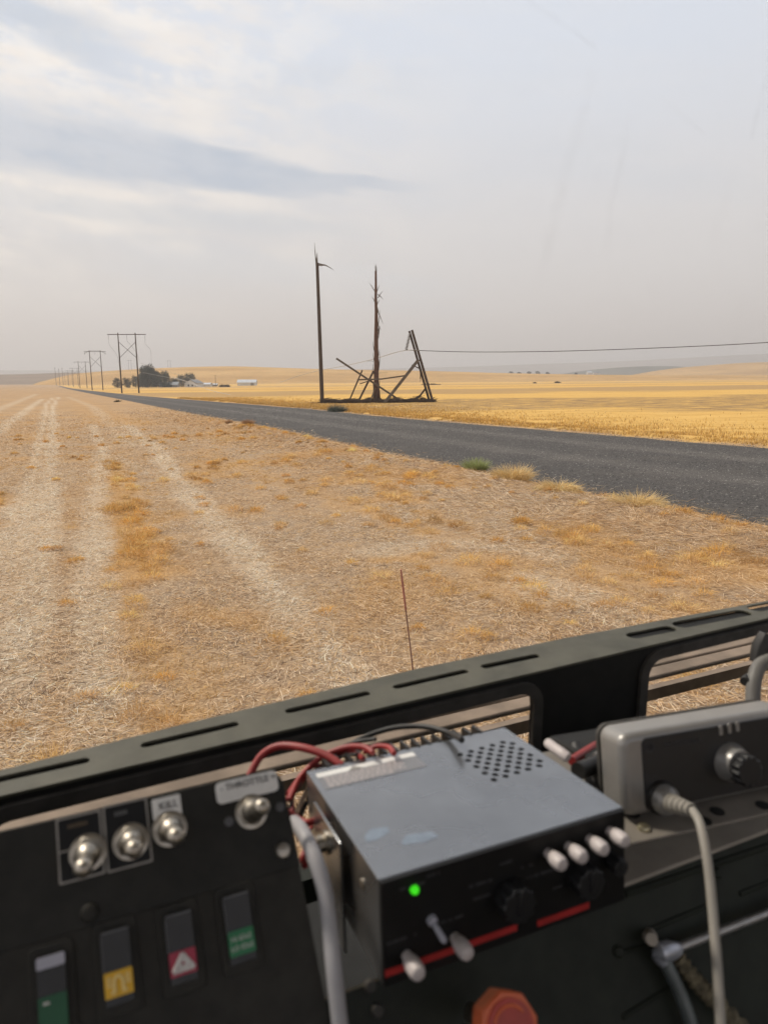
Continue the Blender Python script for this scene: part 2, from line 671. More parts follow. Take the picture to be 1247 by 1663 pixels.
def surface(x, y):
    dl, dr = side(x, y, ROAD_L), side(x, y, ROAD_R)
    clear = 1 - sstep(-.7, .0, dl) * sstep(.7, .0, dr)        # flat under the road
    bank = .17 * np.exp(-((dl + 1.0) / .7) ** 2) * (.5 + fbm(x * .4, y * .4, 14, 2)) + .16 * np.exp(-((dr - 1.2) / .8) ** 2)
    return height(x, y) + near_relief(x, y) * clear + bank * sstep(300, 120, np.hypot(x, y))


def make_ground():
    rr = np.concatenate([[0.0], np.geomspace(1.5, 9000, 560)])
    aa = np.concatenate([np.linspace(-180, -62, 30)[:-1], np.linspace(-62, 62, 560), np.linspace(62, 180, 30)[1:-1]])
    R_, A_ = np.meshgrid(rr, np.radians(aa), indexing='ij')
    x, y = R_ * np.sin(A_), R_ * np.cos(A_)
    z = surface(x, y)
    right, tr, g, dl = field(x, y)
    n, k = R_.shape
    i, j = np.meshgrid(np.arange(n - 1), np.arange(k), indexing='ij')
    j2 = (j + 1) % k
    f = np.stack([i * k + j, i * k + j2, (i + 1) * k + j2, (i + 1) * k + j], -1).reshape(-1, 4)[:, ::-1]
    o = np_mesh('ground', np.stack([x, y, z], -1).reshape(-1, 3), f, ground_material(),
                np.stack([right, tr, g], -1).reshape(-1, 3), smooth=True)
    tag(o, kind='structure')


make_ground()


def resample(P, n):
    d = np.concatenate([[0], np.cumsum(np.hypot(*np.diff(P, axis=0).T))])
    # finer close to the camera
    t = d[-1] * (1 - np.linspace(1, 0, n) ** 1.0)
    return np.stack([np.interp(t, d, P[:, 0]), np.interp(t, d, P[:, 1])], -1)


def road_material():
    m = bpy.data.materials.new('gravel_road')
    m.use_nodes = True
    T = NT(m.node_tree)
    out = T.n('ShaderNodeOutputMaterial')
    b = T.n('ShaderNodeBsdfPrincipled')
    b.inputs['Roughness'].default_value = .92
    b.inputs['Specular IOR Level'].default_value = .15
    oc = T.n('ShaderNodeTexCoord').outputs['Object']
    a = T.n('ShaderNodeAttribute', attribute_name='tint')
    sp = T.n('ShaderNodeSeparateColor')
    T.put(sp.inputs[0], a.outputs['Color'])
    across = sp.outputs[0]
    n1, n2, n3 = T.noise(oc, 11., 6, .8), T.noise(oc, .5, 4, .6), T.noise(oc, 42., 3, .8)
    c = T.mix(T.ramp(n1, .33, .67), (.038, .0355, .034), (.122, .113, .106))
    c = T.mix(T.m('MULTIPLY', T.ramp(n3, .56, .70), .6), c, (.23, .21, .19))
    c = T.mix(T.m('MULTIPLY', T.ramp(n2, .42, .7), .35), c, (.135, .12, .105))
    # two paler lanes where wheels run, loose stone between
    w = T.m('ADD', across, T.m('MULTIPLY', T.m('SUBTRACT', n2, .5), .10))
    lane = T.m('MAXIMUM', T.ramp(T.m('ABSOLUTE', T.m('SUBTRACT', w, .34)), .09, .02), T.ramp(T.m('ABSOLUTE', T.m('SUBTRACT', w, .66)), .09, .02))
    c = T.mix(T.m('MULTIPLY', T.m('MULTIPLY', lane, T.m('ADD', n2, .15)), .50), c, (.165, .15, .135))
    straw = T.m('MULTIPLY', T.ramp(T.m('ABSOLUTE', T.m('SUBTRACT', w, .5)), .40, .51), T.ramp(T.noise(oc, 3., 5, .75), .45, .62))
    c = T.mix(T.m('MULTIPLY', straw, .7), c, (.36, .26, .13))
    T.put(b.inputs['Base Color'], c)
    bp = T.n('ShaderNodeBump')
    bp.inputs['Strength'].default_value = 1.0
    bp.inputs['Distance'].default_value = .04
    T.put(bp.inputs['Height'], T.m('ADD', n1, T.m('MULTIPLY', n3, .5)))
    T.put(b.inputs['Normal'], bp.outputs[0])
    T.put(out.inputs['Surface'], b.outputs[0])
    return m


def make_road():
    n, k = 700, 13
    Lp, Rp = resample(ROAD_L, n), resample(ROAD_R, n)
    t = np.linspace(0, 1, k)
    P = Lp[:, None, :] * (1 - t)[None, :, None] + Rp[:, None, :] * t[None, :, None]
    e = np.zeros((n, k))
    e[:, 0] = (fbm(Lp[:, 0] * .9, Lp[:, 1] * .9, 2, 3) - .5) * .7
    e[:, -1] = (fbm(Rp[:, 0] * .9, Rp[:, 1] * .9, 9, 3) - .5) * .9
    dv = (Rp - Lp) / np.linalg.norm(Rp - Lp, axis=1, keepdims=True)
    P = P + dv[:, None, :] * e[:, :, None]
    z = height(P[..., 0], P[..., 1]) + .035 + .06 * (1 - (2 * t - 1) ** 2)[None, :]
    z[:, 0] -= .05
    z[:, -1] -= .05
    i, j = np.meshgrid(np.arange(n - 1), np.arange(k - 1), indexing='ij')
    f = np.stack([i * k + j, i * k + j + 1, (i + 1) * k + j + 1, (i + 1) * k + j], -1).reshape(-1, 4)[:, ::-1]
    tint = np.repeat(np.broadcast_to(t, (n, k)).reshape(-1, 1), 3, 1)
    o = np_mesh('gravel_road', np.concatenate([P, z[..., None]], -1).reshape(-1, 3), f, road_material(), tint, smooth=True)
    me = o.data
    # faces must look up
    if me.polygons[0].normal.z < 0:
        me.flip_normals()
    tag(o, kind='structure')


make_road()


# ------------------------------------------------------------------ straw, stubble tufts (uncountable)
def blades(x, y, z, az, lift, length, width, roll, curve=None):
    """flat blades: two segments each. Returns verts (n*6,3) and faces (n*2,4)"""
    n = len(x)
    dx, dy = np.cos(az), np.sin(az)
    sx, sy = -np.sin(az) * np.cos(roll), np.cos(az) * np.cos(roll)
    sz = np.sin(roll)
    if curve is None:
        curve = np.zeros(n)
    V = np.empty((n, 3, 2, 3))
    px, py, pz, el = x.copy(), y.copy(), z.copy(), lift.copy()
    for k in range(3):
        w = width * (1.0, .85, .25)[k] * .5
        V[:, k, 0] = np.stack([px - sx * w, py - sy * w, pz - sz * w], -1)
        V[:, k, 1] = np.stack([px + sx * w, py + sy * w, pz + sz * w], -1)
        ln = length / 2
        px = px + dx * np.cos(el) * ln
        py = py + dy * np.cos(el) * ln
        pz = pz + np.sin(el) * ln
        el = el + curve
    b = (np.arange(n) * 6)[:, None]
    f = np.concatenate([b + np.array([0, 1, 3, 2]), b + np.array([2, 3, 5, 4])], 1).reshape(-1, 4)
    return V.reshape(-1, 3), f


def pick(col_list, n):
    c = np.array(col_list)[rng.integers(0, len(col_list), n)]
    return c * (1 + rng.normal(0, .13, (n, 1)))


def make_straw():
    N = 1050000
    r = 4.2 + 95 * rng.random(N) ** 1.45
    a = np.radians(rng.uniform(-40, 40, N))
    x, y = r * np.sin(a), r * np.cos(a)
    right, tr, g, dl = field(x, y)
    # straw lies thick in the wheelings and in windrows close to the road, thin where regrowth stands
    dens = .30 + .55 * sstep(.35, .65, fbm(x * .9, y * .9, 61, 4)) + .55 * tr - .30 * g + .35 * sstep(-5, -1.5, dl)
    dens = dens * sstep(99, 45, r)
    spill = np.where(dl < -.05, 1.0, .35 * np.exp(-dl / .35))            # some is blown out over the road's edge
    keep = (rng.random(N) < dens * spill) & (dl < 1.6)
    x, y, r, tr, g, dl = x[keep], y[keep], r[keep], tr[keep], g[keep], dl[keep]
    n = len(x)
    z = surface(x, y) + rng.uniform(.004, .045, n) + np.where(dl > -.2, .05, 0)
    near_road = sstep(-6, -2, dl)
    az = rng.uniform(0, 2 * np.pi, n)
    flow = 2.2 * fbm(x * .35, y * .35, 19, 2) * 2 * np.pi
    az = np.where(rng.random(n) < .35 + .40 * near_road, flow + rng.normal(0, .45, n), az)
    w = np.maximum(rng.uniform(.0032, .0080, n), r * .00043 * rng.uniform(.7, 1.3, n))
    ln = rng.uniform(.04, .15, n) * (1 + 1.2 * near_road)
    pal = pick([(.82, .715, .575), (.72, .585, .435), (.54, .39, .24), (.82, .73, .60), (.62, .43, .22), (.29, .20, .14), (.60, .445, .27), (.16, .11, .075), (.78, .655, .505)], n)
    # farther off and on the crown of the field the litter is a warmer brown
    warm = np.clip((.30 + .42 * sstep(12, 40, r) + .35 * sstep(.45, .62, fbm(x * .28, y * .22, 77, 3))) * (1 - tr), 0, .95)[:, None]
    pal = pal * (1 - warm) + pal * np.array([.95, .785, .585]) * warm
    mix_ = (g * .58)[:, None]
    pal = pal * (1 + .12 * tr[:, None])
    pal = pal * (1 - mix_) + np.array([.58, .35, .12]) * mix_
    V, f = blades(x, y, z, az, rng.normal(.05, .18, n), ln, w, rng.uniform(-.9, .9, n))
    o = np_mesh('straw_litter', V, f, STRAW, np.repeat(np.clip(pal, .02, .88), 6, 0))
    tag(o, kind='stuff')


def make_regrowth():
    """soft golden tufts of dead regrowth: fluffy mounds in the patches, small sprigs between"""
    parts_v, parts_f, parts_c, base = [], [], [], 0
    for N, rmax, thr, per, s0, s1, wide in ((60000, 40, 0, 12, .035, .075, .9), (30000, 62, 1.5, 24, .05, .12, .62), (16000, 46, 1.8, 120, .10, .20, .70)):
        r = 4.5 + rmax * rng.random(N) ** 1.1
        a = np.radians(rng.uniform(-40, 40, N))
        x, y = r * np.sin(a), r * np.cos(a)
        right, tr, g, dl = field(x, y)
        verge = .05 * np.exp(-((dl + 1.0) / .9) ** 2)
        fuzz = .55 * sstep(.42, .62, fbm(x * .45 + 3, y * .6, 131, 4)) * (1 - .8 * tr)
        keep = (rng.random(N) < fuzz) & (dl < -.05) if thr == 0 else (rng.random(N) < (g ** thr) * (.40 if per < 50 else .20) + (.008 if per < 50 else .016) + verge) & (dl < -.05)
        x, y, r, g = x[keep], y[keep], r[keep], g[keep]
        n = len(x) * per
        size = np.repeat(rng.uniform(s0, s1, len(x)) * (.7 + .5 * g), per)
        q, t = np.sqrt(rng.random(n)), rng.uniform(0, 2 * np.pi, n)
        X = np.repeat(x, per) + q * np.cos(t) * size * wide * 1.5
        Y = np.repeat(y, per) + q * np.sin(t) * size * wide * 1.1
        Rr = np.repeat(r, per)
        Z = surface(X, Y) - .005 + (size * .55 * (1 - q * q) if per > 50 else 0)
        tone = np.repeat(pick([(.66, .41, .135), (.70, .46, .18), (.60, .345, .095), (.66, .45, .20), (.54, .33, .13)], len(x)), per, 0)
        if per > 50:
            tone = tone * np.array([1.12, 1.09, 1.05])
        c = tone * (1 + rng.normal(0, .20, (n, 1)))
        V, f = blades(X, Y, Z, np.where(rng.random(n) < .6, t, rng.uniform(0, 6.28, n)), rng.uniform(.25, 1.35, n), size * rng.uniform(.5, 1.15, n),
                      np.maximum(.004, Rr * .00042), rng.uniform(-1, 1, n), rng.normal(-.75, .5, n))
        parts_v.append(V)
        parts_f.append(f + base)
        parts_c.append(np.repeat(np.clip(c, .02, .88), 6, 0))
        base += len(V)
    o = np_mesh('golden_regrowth', np.concatenate(parts_v), np.concatenate(parts_f), STRAW, np.concatenate(parts_c))
    tag(o, kind='stuff')


def make_gravel():
    """loose stone on the road"""
    N = 150000
    r = 9 + 75 * rng.random(N) ** 1.25
    a = np.radians(rng.uniform(-40, 38, N))
    x, y = r * np.sin(a), r * np.cos(a)
    dl, dr = side(x, y, ROAD_L), side(x, y, ROAD_R)
    keep = (dl > -.35) & (dr < .4)
    x, y, r, dl, dr = x[keep], y[keep], r[keep], dl[keep], dr[keep]
    n = len(x)
    t = dl / (dl - dr + 1e-6)
    z = height(x, y) + .035 + .06 * (1 - (2 * np.clip(t, 0, 1) - 1) ** 2)
    s = np.maximum(rng.uniform(.008, .026, n), r * .00055) * rng.uniform(.6, 1.5, n)
    O = np.array([(1, 0, 0), (0, 1, 0), (-1, 0, 0), (0, -1, 0), (0, 0, .7), (0, 0, -.7)], float)
    th = rng.uniform(0, 6.28, n)
    c_, s_ = np.cos(th)[:, None], np.sin(th)[:, None]
    ox, oy = O[None, :, 0] * rng.uniform(.6, 1.5, (n, 1)), O[None, :, 1]
    V = np.stack([x[:, None] + (ox * c_ - oy * s_) * s[:, None], y[:, None] + (ox * s_ + oy * c_) * s[:, None], z[:, None] + O[None, :, 2] * s[:, None]], -1).reshape(-1, 3)
    F = np.array([(0, 1, 4), (1, 2, 4), (2, 3, 4), (3, 0, 4)])
    f = ((np.arange(n) * 6)[:, None, None] + F[None]).reshape(-1, 3)
    lane = np.exp(-((t - .34) / .07) ** 2) + np.exp(-((t - .66) / .07) ** 2)
    tone = (1 + .35 * lane[:, None]) * pick([(.10, .094, .088), (.16, .15, .14), (.065, .06, .057), (.18, .168, .155), (.12, .11, .10), (.045, .042, .04)], n)
    o = np_mesh('loose_gravel', V, f, attr_mat('gravel_stone', .9), np.repeat(np.clip(tone, .02, .5), 6, 0))
    tag(o, kind='stuff')


def make_right_grass():
    """standing dry grass along the far side of the road and into the field behind it"""
    N = 90000
    t = rng.random(N) ** .6
    P = resample(ROAD_R, 4000)
    P = P[np.hypot(P[:, 0], P[:, 1]) < 150]
    k = (rng.random(N) * (len(P) - 2)).astype(int)
    d = P[k + 1] - P[k]
    nrm = np.stack([-d[:, 1], d[:, 0]], -1) / np.linalg.norm(d, axis=1, keepdims=True)
    off = rng.exponential(3.5, N)
    x, y = (P[k] + nrm * off[:, None]).T
    s_ = side(x, y, ROAD_R)
    x = np.where(s_ < 0, (P[k] - nrm * off[:, None])[:, 0], x)
    y = np.where(s_ < 0, (P[k] - nrm * off[:, None])[:, 1], y)
    keep = (side(x, y, ROAD_R) > .15) & (fbm(x * .5, y * .5, 33, 3) > .36)
    x, y, off = x[keep], y[keep], off[keep]
    n = len(x)
    r = np.hypot(x, y)
    c = pick([(.60, .37, .09), (.64, .42, .14), (.53, .31, .075), (.60, .42, .19), (.42, .26, .09)], n)
    V, f = blades(x, y, surface(x, y), rng.uniform(0, 2 * np.pi, n), rng.uniform(.8, 1.5, n), rng.uniform(.06, .20, n),
                  np.maximum(.007, r * .0007), rng.uniform(-1, 1, n), rng.normal(-.25, .3, n))
    o = np_mesh('verge_grass', V, f, STRAW, np.repeat(np.clip(c, .02, .85), 6, 0))
    tag(o, kind='stuff')


STRAW = attr_mat('dry_straw', .75, transl=.25)
make_straw()
make_regrowth()
make_gravel()
make_right_grass()


# ------------------------------------------------------------------ single plants
def tuft(name, u, v, w_px, h_px, cols, label, cat, nb=500, droop=-.5, spread=.55):
    P = on_ground(u, v)
    d = P[1]
    w, h = w_px * d / FPX, h_px * d / FPX
    a = rng.uniform(0, 2 * np.pi, nb)
    q = np.sqrt(rng.random(nb)) * w * .5
    x, y = q * np.cos(a), q * np.sin(a) * .7
    lift = np.clip(1.45 - spread * (q / (w * .5)) * rng.uniform(.5, 1.6, nb), .1, 1.5)
    ln = h * rng.uniform(.6, 1.25, nb)
    V, f = blades(x, y, np.zeros(nb) - .02, a + rng.normal(0, .7, nb), lift, ln, np.full(nb, max(.006, d * .0006)), rng.uniform(-1.2, 1.2, nb), rng.normal(droop, .35, nb))
    o = np_mesh(name, V, f, STRAW, np.repeat(np.clip(pick(cols, nb), .01, .85), 6, 0))
    o.location = (P[0], P[1], float(surface(P[0], P[1])))
    return tag(o, label, cat)


DRY = [(.74, .54, .24), (.78, .60, .32), (.64, .44, .18), (.70, .54, .30)]
tuft('green_weed', 773, 768, 23, 23, [(.30, .35, .13), (.37, .41, .18), (.42, .43, .22)], 'small green weed at the edge of the gravel road', 'weed', 1100, -.25, .55)
tuft('grass_tuft', 832, 786, 48, 30, DRY, 'pale dry grass tuft just right of the green weed', 'grass tuft', 900)
tuft('grass_tuft', 905, 805, 58, 24, DRY, 'low flattened dry grass tuft between the two taller tufts by the road', 'grass tuft', 900, -.9, 1.1)
tuft('grass_tuft', 1032, 830, 72, 30, DRY, 'wide dry grass tuft on the road edge, rightmost of the pale tufts', 'grass tuft', 1100, -.7, .9)
BROWN = [(.42, .25, .13), (.48, .31, .17), (.34, .20, .11)]
tuft('dead_weed', 404, 695, 13, 10, BROWN, 'brown dead weed on the near road edge below the pylon', 'weed', 320, -.2, .5)
tuft('dead_weed', 372, 691, 9, 6, BROWN, 'small brown weed left of the taller brown weed on the road edge', 'weed', 220, -.2, .6)
tuft('dead_weed', 801, 778, 7, 12, BROWN, 'thin dark stalk between green weed and pale grass tuft', 'weed', 60, -.1, .3)
tuft('sagebrush', 547, 669, 18, 13, [(.085, .10, .085), (.12, .135, .11), (.17, .18, .15)], 'grey green sagebrush clump on road verge before the broken poles', 'bush', 700, -.2, 1.2)
tuft('dark_brush', 192, 653, 9, 4, [(.07, .06, .04), (.11, .09, .06)], 'dark low brush on the near road edge, far up the road', 'bush', 200, -.3, 1.2)


# ------------------------------------------------------------------ hills
def hill_material(name, c1, c2, sx, sy):
    m = bpy.data.materials.new(name)
    m.use_nodes = True
    T = NT(m.node_tree)
    out = T.n('ShaderNodeOutputMaterial')
    b = T.n('ShaderNodeBsdfPrincipled')
    b.inputs['Roughness'].default_value = 1.0
    b.inputs['Specular IOR Level'].default_value = 0.0
    oc = T.n('ShaderNodeTexCoord').outputs['Object']
    mp = T.n('ShaderNodeMapping')
    mp.inputs['Scale'].default_value = (sx, sy, sy * 4)
    T.put(mp.inputs[0], oc)
    n = T.noise(mp.outputs[0], 1.0, 6, .6)
    n2 = T.noise(oc, .03, 4, .6)
    c = T.mix(T.ramp(n, .35, .65), c1, c2)
    c = T.mix(T.m('MULTIPLY', T.ramp(n2, .45, .7), .3), c, tuple(x * .75 for x in c1))
    T.put(b.inputs['Base Color'], c)
    T.put(out.inputs['Surface'], b.outputs[0])
    return m


def ridge(name, D, pts, depth, m, seed=1):
    """a long hill whose crest runs through the given sight lines at distance D"""
    us = np.array([p[0] for p in pts], float)
    crest = np.array([at(u, v, D / ray(u, v)[1]) for u, v in pts])
    n = 240
    t = np.linspace(us[0], us[-1], n)
    # smooth the crest line between the points
    cx = np.interp(t, us, crest[:, 0])
    cz = np.interp(t, us, crest[:, 2])
    k = np.hanning(17)
    k /= k.sum()
    cz = np.convolve(np.pad(cz, 8, mode='edge'), k, 'valid')
    prof = np.concatenate([np.linspace(-1, 0, 12), np.linspace(0, 1, 8)[1:]])
    V = []
    for q in prof:
        s_ = .5 + .5 * math.cos(math.pi * q)
        yy = D + q * depth
        base = -26.0
        zz = base + (cz - base) * s_ + (fbm(cx * .004 + 9, np.full(n, yy) * .004, seed, 3) - .5) * (cz + 30) * .16 * (1 - s_) * 2
        V.append(np.stack([cx * (1 + q * depth / D * .6), np.full(n, yy), zz], -1))
    V = np.array(V)
    r_, c_ = V.shape[:2]
    i, j = np.meshgrid(np.arange(r_ - 1), np.arange(c_ - 1), indexing='ij')
    f = np.stack([i * c_ + j, i * c_ + j + 1, (i + 1) * c_ + j + 1, (i + 1) * c_ + j], -1).reshape(-1, 4)
    o = np_mesh(name, V.reshape(-1, 3), f, m, smooth=True)
    return tag(o, kind='structure')


wheat = hill_material('wheat_hill', (.42, .235, .07), (.55, .335, .12), .004, .02)
fallow = hill_material('fallow_hill', (.19, .135, .095), (.25, .18, .125), .004, .02)
scrub = hill_material('scrub_hill', (.10, .10, .08), (.15, .14, .11), .006, .01)
farc = hill_material('far_ridge', (.29, .255, .23), (.34, .30, .27), .001, .002)  # pale base colour carries part of the distance haze
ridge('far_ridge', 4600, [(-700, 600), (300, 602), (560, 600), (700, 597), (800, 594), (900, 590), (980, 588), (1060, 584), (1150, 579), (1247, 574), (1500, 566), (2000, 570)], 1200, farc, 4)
ridge('wheat_hill', 1500, [(80, 624), (94, 610), (130, 606), (180, 602), (250, 598), (320, 595.5), (380, 594.5), (450, 597), (540, 600), (620, 601), (720, 603), (820, 606), (930, 608), (1060, 609.5), (1300, 610), (1900, 612)], 480, wheat, 2)
ridge('fallow_hill', 1750, [(-900, 610), (-300, 607), (0, 608.5), (60, 607), (110, 605), (170, 606), (230, 612), (300, 622)], 420, fallow, 3)
ridge('scrub_hill', 3000, [(880, 615), (925, 605), (960, 600.5), (1000, 597), (1050, 594.5), (1090, 594.5), (1130, 597), (1180, 602), (1260, 612)], 400, scrub, 6)
ridge('wheat_hill', 2200, [(990, 616), (1040, 606), (1080, 600), (1110, 596.5), (1160, 592.5), (1200, 589.5), (1247, 588), (1400, 586), (1900, 590)], 500, wheat, 8)

# ------------------------------------------------------------------ poles, wires, the broken structure
WOOD = mat('weathered_pole_wood', (.085, .060, .045), .85, var=.35, scale=6, bump=.6, bscale=12)
WOOD_RED = mat('splintered_wood', (.12, .062, .040), .85, var=.45, scale=5, bump=.8, bscale=12)
WOOD_GREY = mat('grey_timber', (.135, .105, .08), .85, var=.3, scale=6, bump=.6, bscale=12)
WIRE = mat('bare_conductor', (.10, .095, .09), .5, .6, var=.1, scale=3)
WIRE_PALE = mat('bright_conductor', (.42, .41, .40), .45, .5, var=.1, scale=3)
PORC = mat('brown_porcelain', (.035, .026, .024), .35, var=.2, scale=9)
STEEL = mat('galvanised_steel', (.36, .36, .35), .45, .8, var=.15, scale=30)


def root_at(name, P, label, cat, group=None):
    return empty(name, Matrix.Translation(Vector(P)), label, cat, group)


def z3(X, Y):
    """coordinates in the enlarged detail of the broken structure -> photo pixels"""
    return 480 + X / 4.157, 380 + Y / 4.157


DB = float(on_ground(523, 655)[1])            # distance of the broken structure


def pt(X, Y, dy=0.0):
    u, v = z3(X, Y)
    return Vector(at(u, v, (DB + dy) / ray(u, v)[1]))


def gz(P):
    return float(surface(P[0], P[1]))


def splinters(g, base, axis, r, n, ln, spread):
    axis = Vector(axis).normalized()
    a = axis.orthogonal().normalized()
    b = axis.cross(a)
    for k in range(n):
        an = random.uniform(0, 6.28)
        o = a * math.cos(an) + b * math.sin(an)
        p = Vector(base) + o * r * random.uniform(.2, .9)
        L = ln * random.uniform(.35, 1.0)
        tip = p + axis * L + o * L * random.uniform(-spread * .2, spread)
        g.tube([p - axis * .5, (p + tip) / 2 + o * .02, tip], [r * .32, r * .18, .012], 5)


# leaning pole, splintered at its top
b = pt(180, 1141)
b.z = gz(b)
t = pt(146, 195)
root = root_at('broken_pole', b, 'tall leaning broken pole with a bent splinter at its top', 'utility pole')
g = G()
ax = (t - b)
g.tube([Vector((0, 0, -.6))] + [ax * k for k in (.0, .25, .5, .75, 1)], [.30, .30, .285, .26, .235, .215], 14)
g.build('shaft', WOOD, root)
g = G()
splinters(g, ax, ax, .19, 9, 1.6, .25)
p = pt(128, 60) - b
g.tube([ax - Vector((.12, 0, .3)), (ax + p) / 2 - Vector((.1, 0, 0)), p], [.09, .055, .015], 6)
g.tube([ax + Vector((.05, 0, -.1)), pt(205, 212) - b, pt(257, 242) - b], [.11, .075, .02], 6)
g.tube([ax + Vector((.05, 0, -.3)), pt(180, 215) - b, pt(200, 205) - b], [.07, .05, .02], 6)
g.build('splintered_top', WOOD_GREY, root)

# splintered pole in the middle
b = pt(547, 1130, 1.0)
b.z = gz(b)
t = pt(541, 250, 1.0)
root = root_at('broken_pole', b, 'upright pole stripped and splintered along its whole height', 'utility pole')
ax = t - b
g = G()
rad = [.46, .42, .40, .36, .33, .31, .30, .27, .22, .19, .16, .15]
g.tube([Vector((0, 0, -.5))] + [ax * (k / 10) + Vector((random.uniform(-.05, .05), 0, 0)) for k in range(11)], rad, 11)
g.build('shaft', WOOD_RED, root)
g = G()
splinters(g, ax, ax, .12, 7, 1.0, .2)
for X0, Y0, X1, Y1 in ((536, 388, 497, 330), (535, 458, 515, 422), (556, 432, 590, 382), (556, 408, 594, 444), (552, 515, 591, 610), (554, 612, 577, 648), (548, 480, 566, 445), (552, 500, 562, 530), (545, 400, 566, 345)):
    A, B = pt(X0, Y0, 1.0) - b, pt(X1, Y1, 1.0 + random.uniform(-.8, .8)) - b
    g2 = G()
    g2.tube([A, (A + B) / 2 + Vector((0, 0, .05)), B], [.07, .05, .012], 5)
    g2.build('splinter', WOOD_GREY, root)
for k in range(14):
    q = random.uniform(.02, .6)
    c = ax * q
    sgn = random.choice((-1, 1))
    L = random.uniform(.5, 2.2)
    g.tube([c + Vector((sgn * .3, -.1, 0)), c + Vector((sgn * (.34 + .05 * L), -.15, L * .5)), c + Vector((sgn * (.36 + .10 * L), -.15, L))], [.06, .045, .01], 5)
for k in range(12):
    an = random.uniform(0, 6.28)
    o = Vector((math.cos(an), math.sin(an), 0))
    g.tube([o * .40 - Vector((0, 0, .2)), o * .50 + Vector((0, 0, .8)), o * .42 + Vector((0, 0, random.uniform(1.4, 2.8)))], [.10, .07, .02], 5)
g.build('bark', WOOD_GREY, root)


def timber(name, X0, Y0, X1, Y1, wz, label, dy0=0.0, dy1=0.0, m=None, kind='square', cat='timber', group=None, bend=0.0):
    """a length of broken timber from one end to the other; wz: its thickness in the detail's pixels"""
    A, B = pt(X0, Y0, dy0), pt(X1, Y1, dy1)
    for P in (A, B):
        P.z = max(P.z, gz(P) + .06)
    root = A.copy()
    r = wz / 4.157 * DB / FPX * .5
    g = G()
    mid = (B - A) * .5 + Vector((0, 0, bend))
    if kind == 'round':
        g.tube([Vector((0, 0, 0)), mid, B - A], [r * .92, r, r], 12)
    else:
        g.tube([Vector((0, 0, 0)), mid, B - A], r * 1.18, 4)
    d = (B - A).normalized()
    splinters(g, B - A, d, r * .8, 3, .5, .1)
    o = g.build(name, m or WOOD, None, Matrix.Translation(root))
    return tag(o, label, cat, group)


timber('crossarm_pole', 785, 648, 925, 1137, 17, 'long timber leaning up to the right, outer one of the tied pair', 0, 0, WOOD, 'round')
timber('crossarm_pole', 767, 655, 903, 1133, 16, 'long timber of the leaning pair that the insulator hangs from', .6, .6, WOOD, 'round')
timber('brace_timber', 830, 848, 602, 1143, 21, 'thick grey brace leaning left against the tied pair of timbers', -.7, -1.6, WOOD_GREY)
timber('brace_timber', 877, 1042, 808, 1112, 14, 'short curved brace at the foot of the leaning pair', .3, .3, WOOD, bend=-.25)
timber('fallen_beam', 275, 840, 715, 1130, 14, 'long grey beam slanting down to the right behind the stripped pole', -1.2, -.8, WOOD_GREY)
timber('fallen_beam', 735, 957, 428, 984, 11, 'thin beam hanging nearly level across the stripped pole', -.6, -1.5, WOOD_GREY, bend=-.18)
timber('fallen_beam', 450, 920, 362, 1128, 11, 'thin slanting beam, leftmost of the two that cross the long grey beam', .4, -.4, WOOD)
timber('fallen_beam', 526, 926, 427, 1124, 14, 'dark slanting beam with its top against the stripped pole', .3, -.6, WOOD)
timber('fallen_beam', 783, 884, 836, 908, 8, 'short arm sticking out where the leaning pair is bolted', -.4, -.4, WOOD)
timber('fallen_beam', 538, 1040, 505, 1122, 9, 'short pale stick leaning on the foot of the stripped pole', -.5, -1.2, WOOD_GREY)
timber('fallen_beam', 434, 1012, 545, 975, 7, 'thin splinter caught across the crossing beams', -.9, -.2, WOOD_GREY)
timber('fallen_beam', 843, 900, 842, 978, 8, 'short loose board hanging beside the leaning pair', .2, .2, WOOD)
for k, (X0, X1, Y0, Y1, dy0, dy1, w, lab) in enumerate((
        (170, 560, 1146, 1130, 0., 1.5, 24, 'dark timber lying on the ground at the foot of the leaning pole'),
        (245, 720, 1133, 1140, 2.4, .6, 28, 'longest dark timber lying flat below the crossing beams'),
        (540, 935, 1140, 1130, -.6, 1.6, 26, 'dark timber lying flat between stripped pole and leaning pair'),
        (690, 935, 1130, 1142, 1.8, -.4, 13, 'lighter timber lying at the foot of the leaning pair'),
        (200, 420, 1150, 1122, -1., 2.2, 12, 'thin broken timber lying across the dark ones by the leaning pole'),
        (95, 200, 1144, 1142, .4, .2, 6, 'thin splinter lying left of the leaning pole'))):
    timber('ground_timber', X0, Y0, X1, Y1, w, lab, dy0, dy1, WOOD, 'round', group=None)

# dark broken splinters and torn soil round the feet
g = G()
for k in range(1100):
    X = random.uniform(180, 935)
    P = pt(X, 1138, random.uniform(-1.3, 2.2))
    P.z = gz(P) + random.uniform(.02, .30 + .55 * abs(math.sin(X * .021)) * random.random())
    a = random.uniform(-.5, .5) + random.choice((0, math.pi))
    L = random.uniform(.15, .9)
    d = Vector((math.cos(a), math.sin(a) * .6, random.uniform(-.15, .3))) * L
    g.tube([P - d, P + d], [random.uniform(.02, .07), .015], 4)
tag(g.build('splinter_debris', WOOD), kind='stuff')

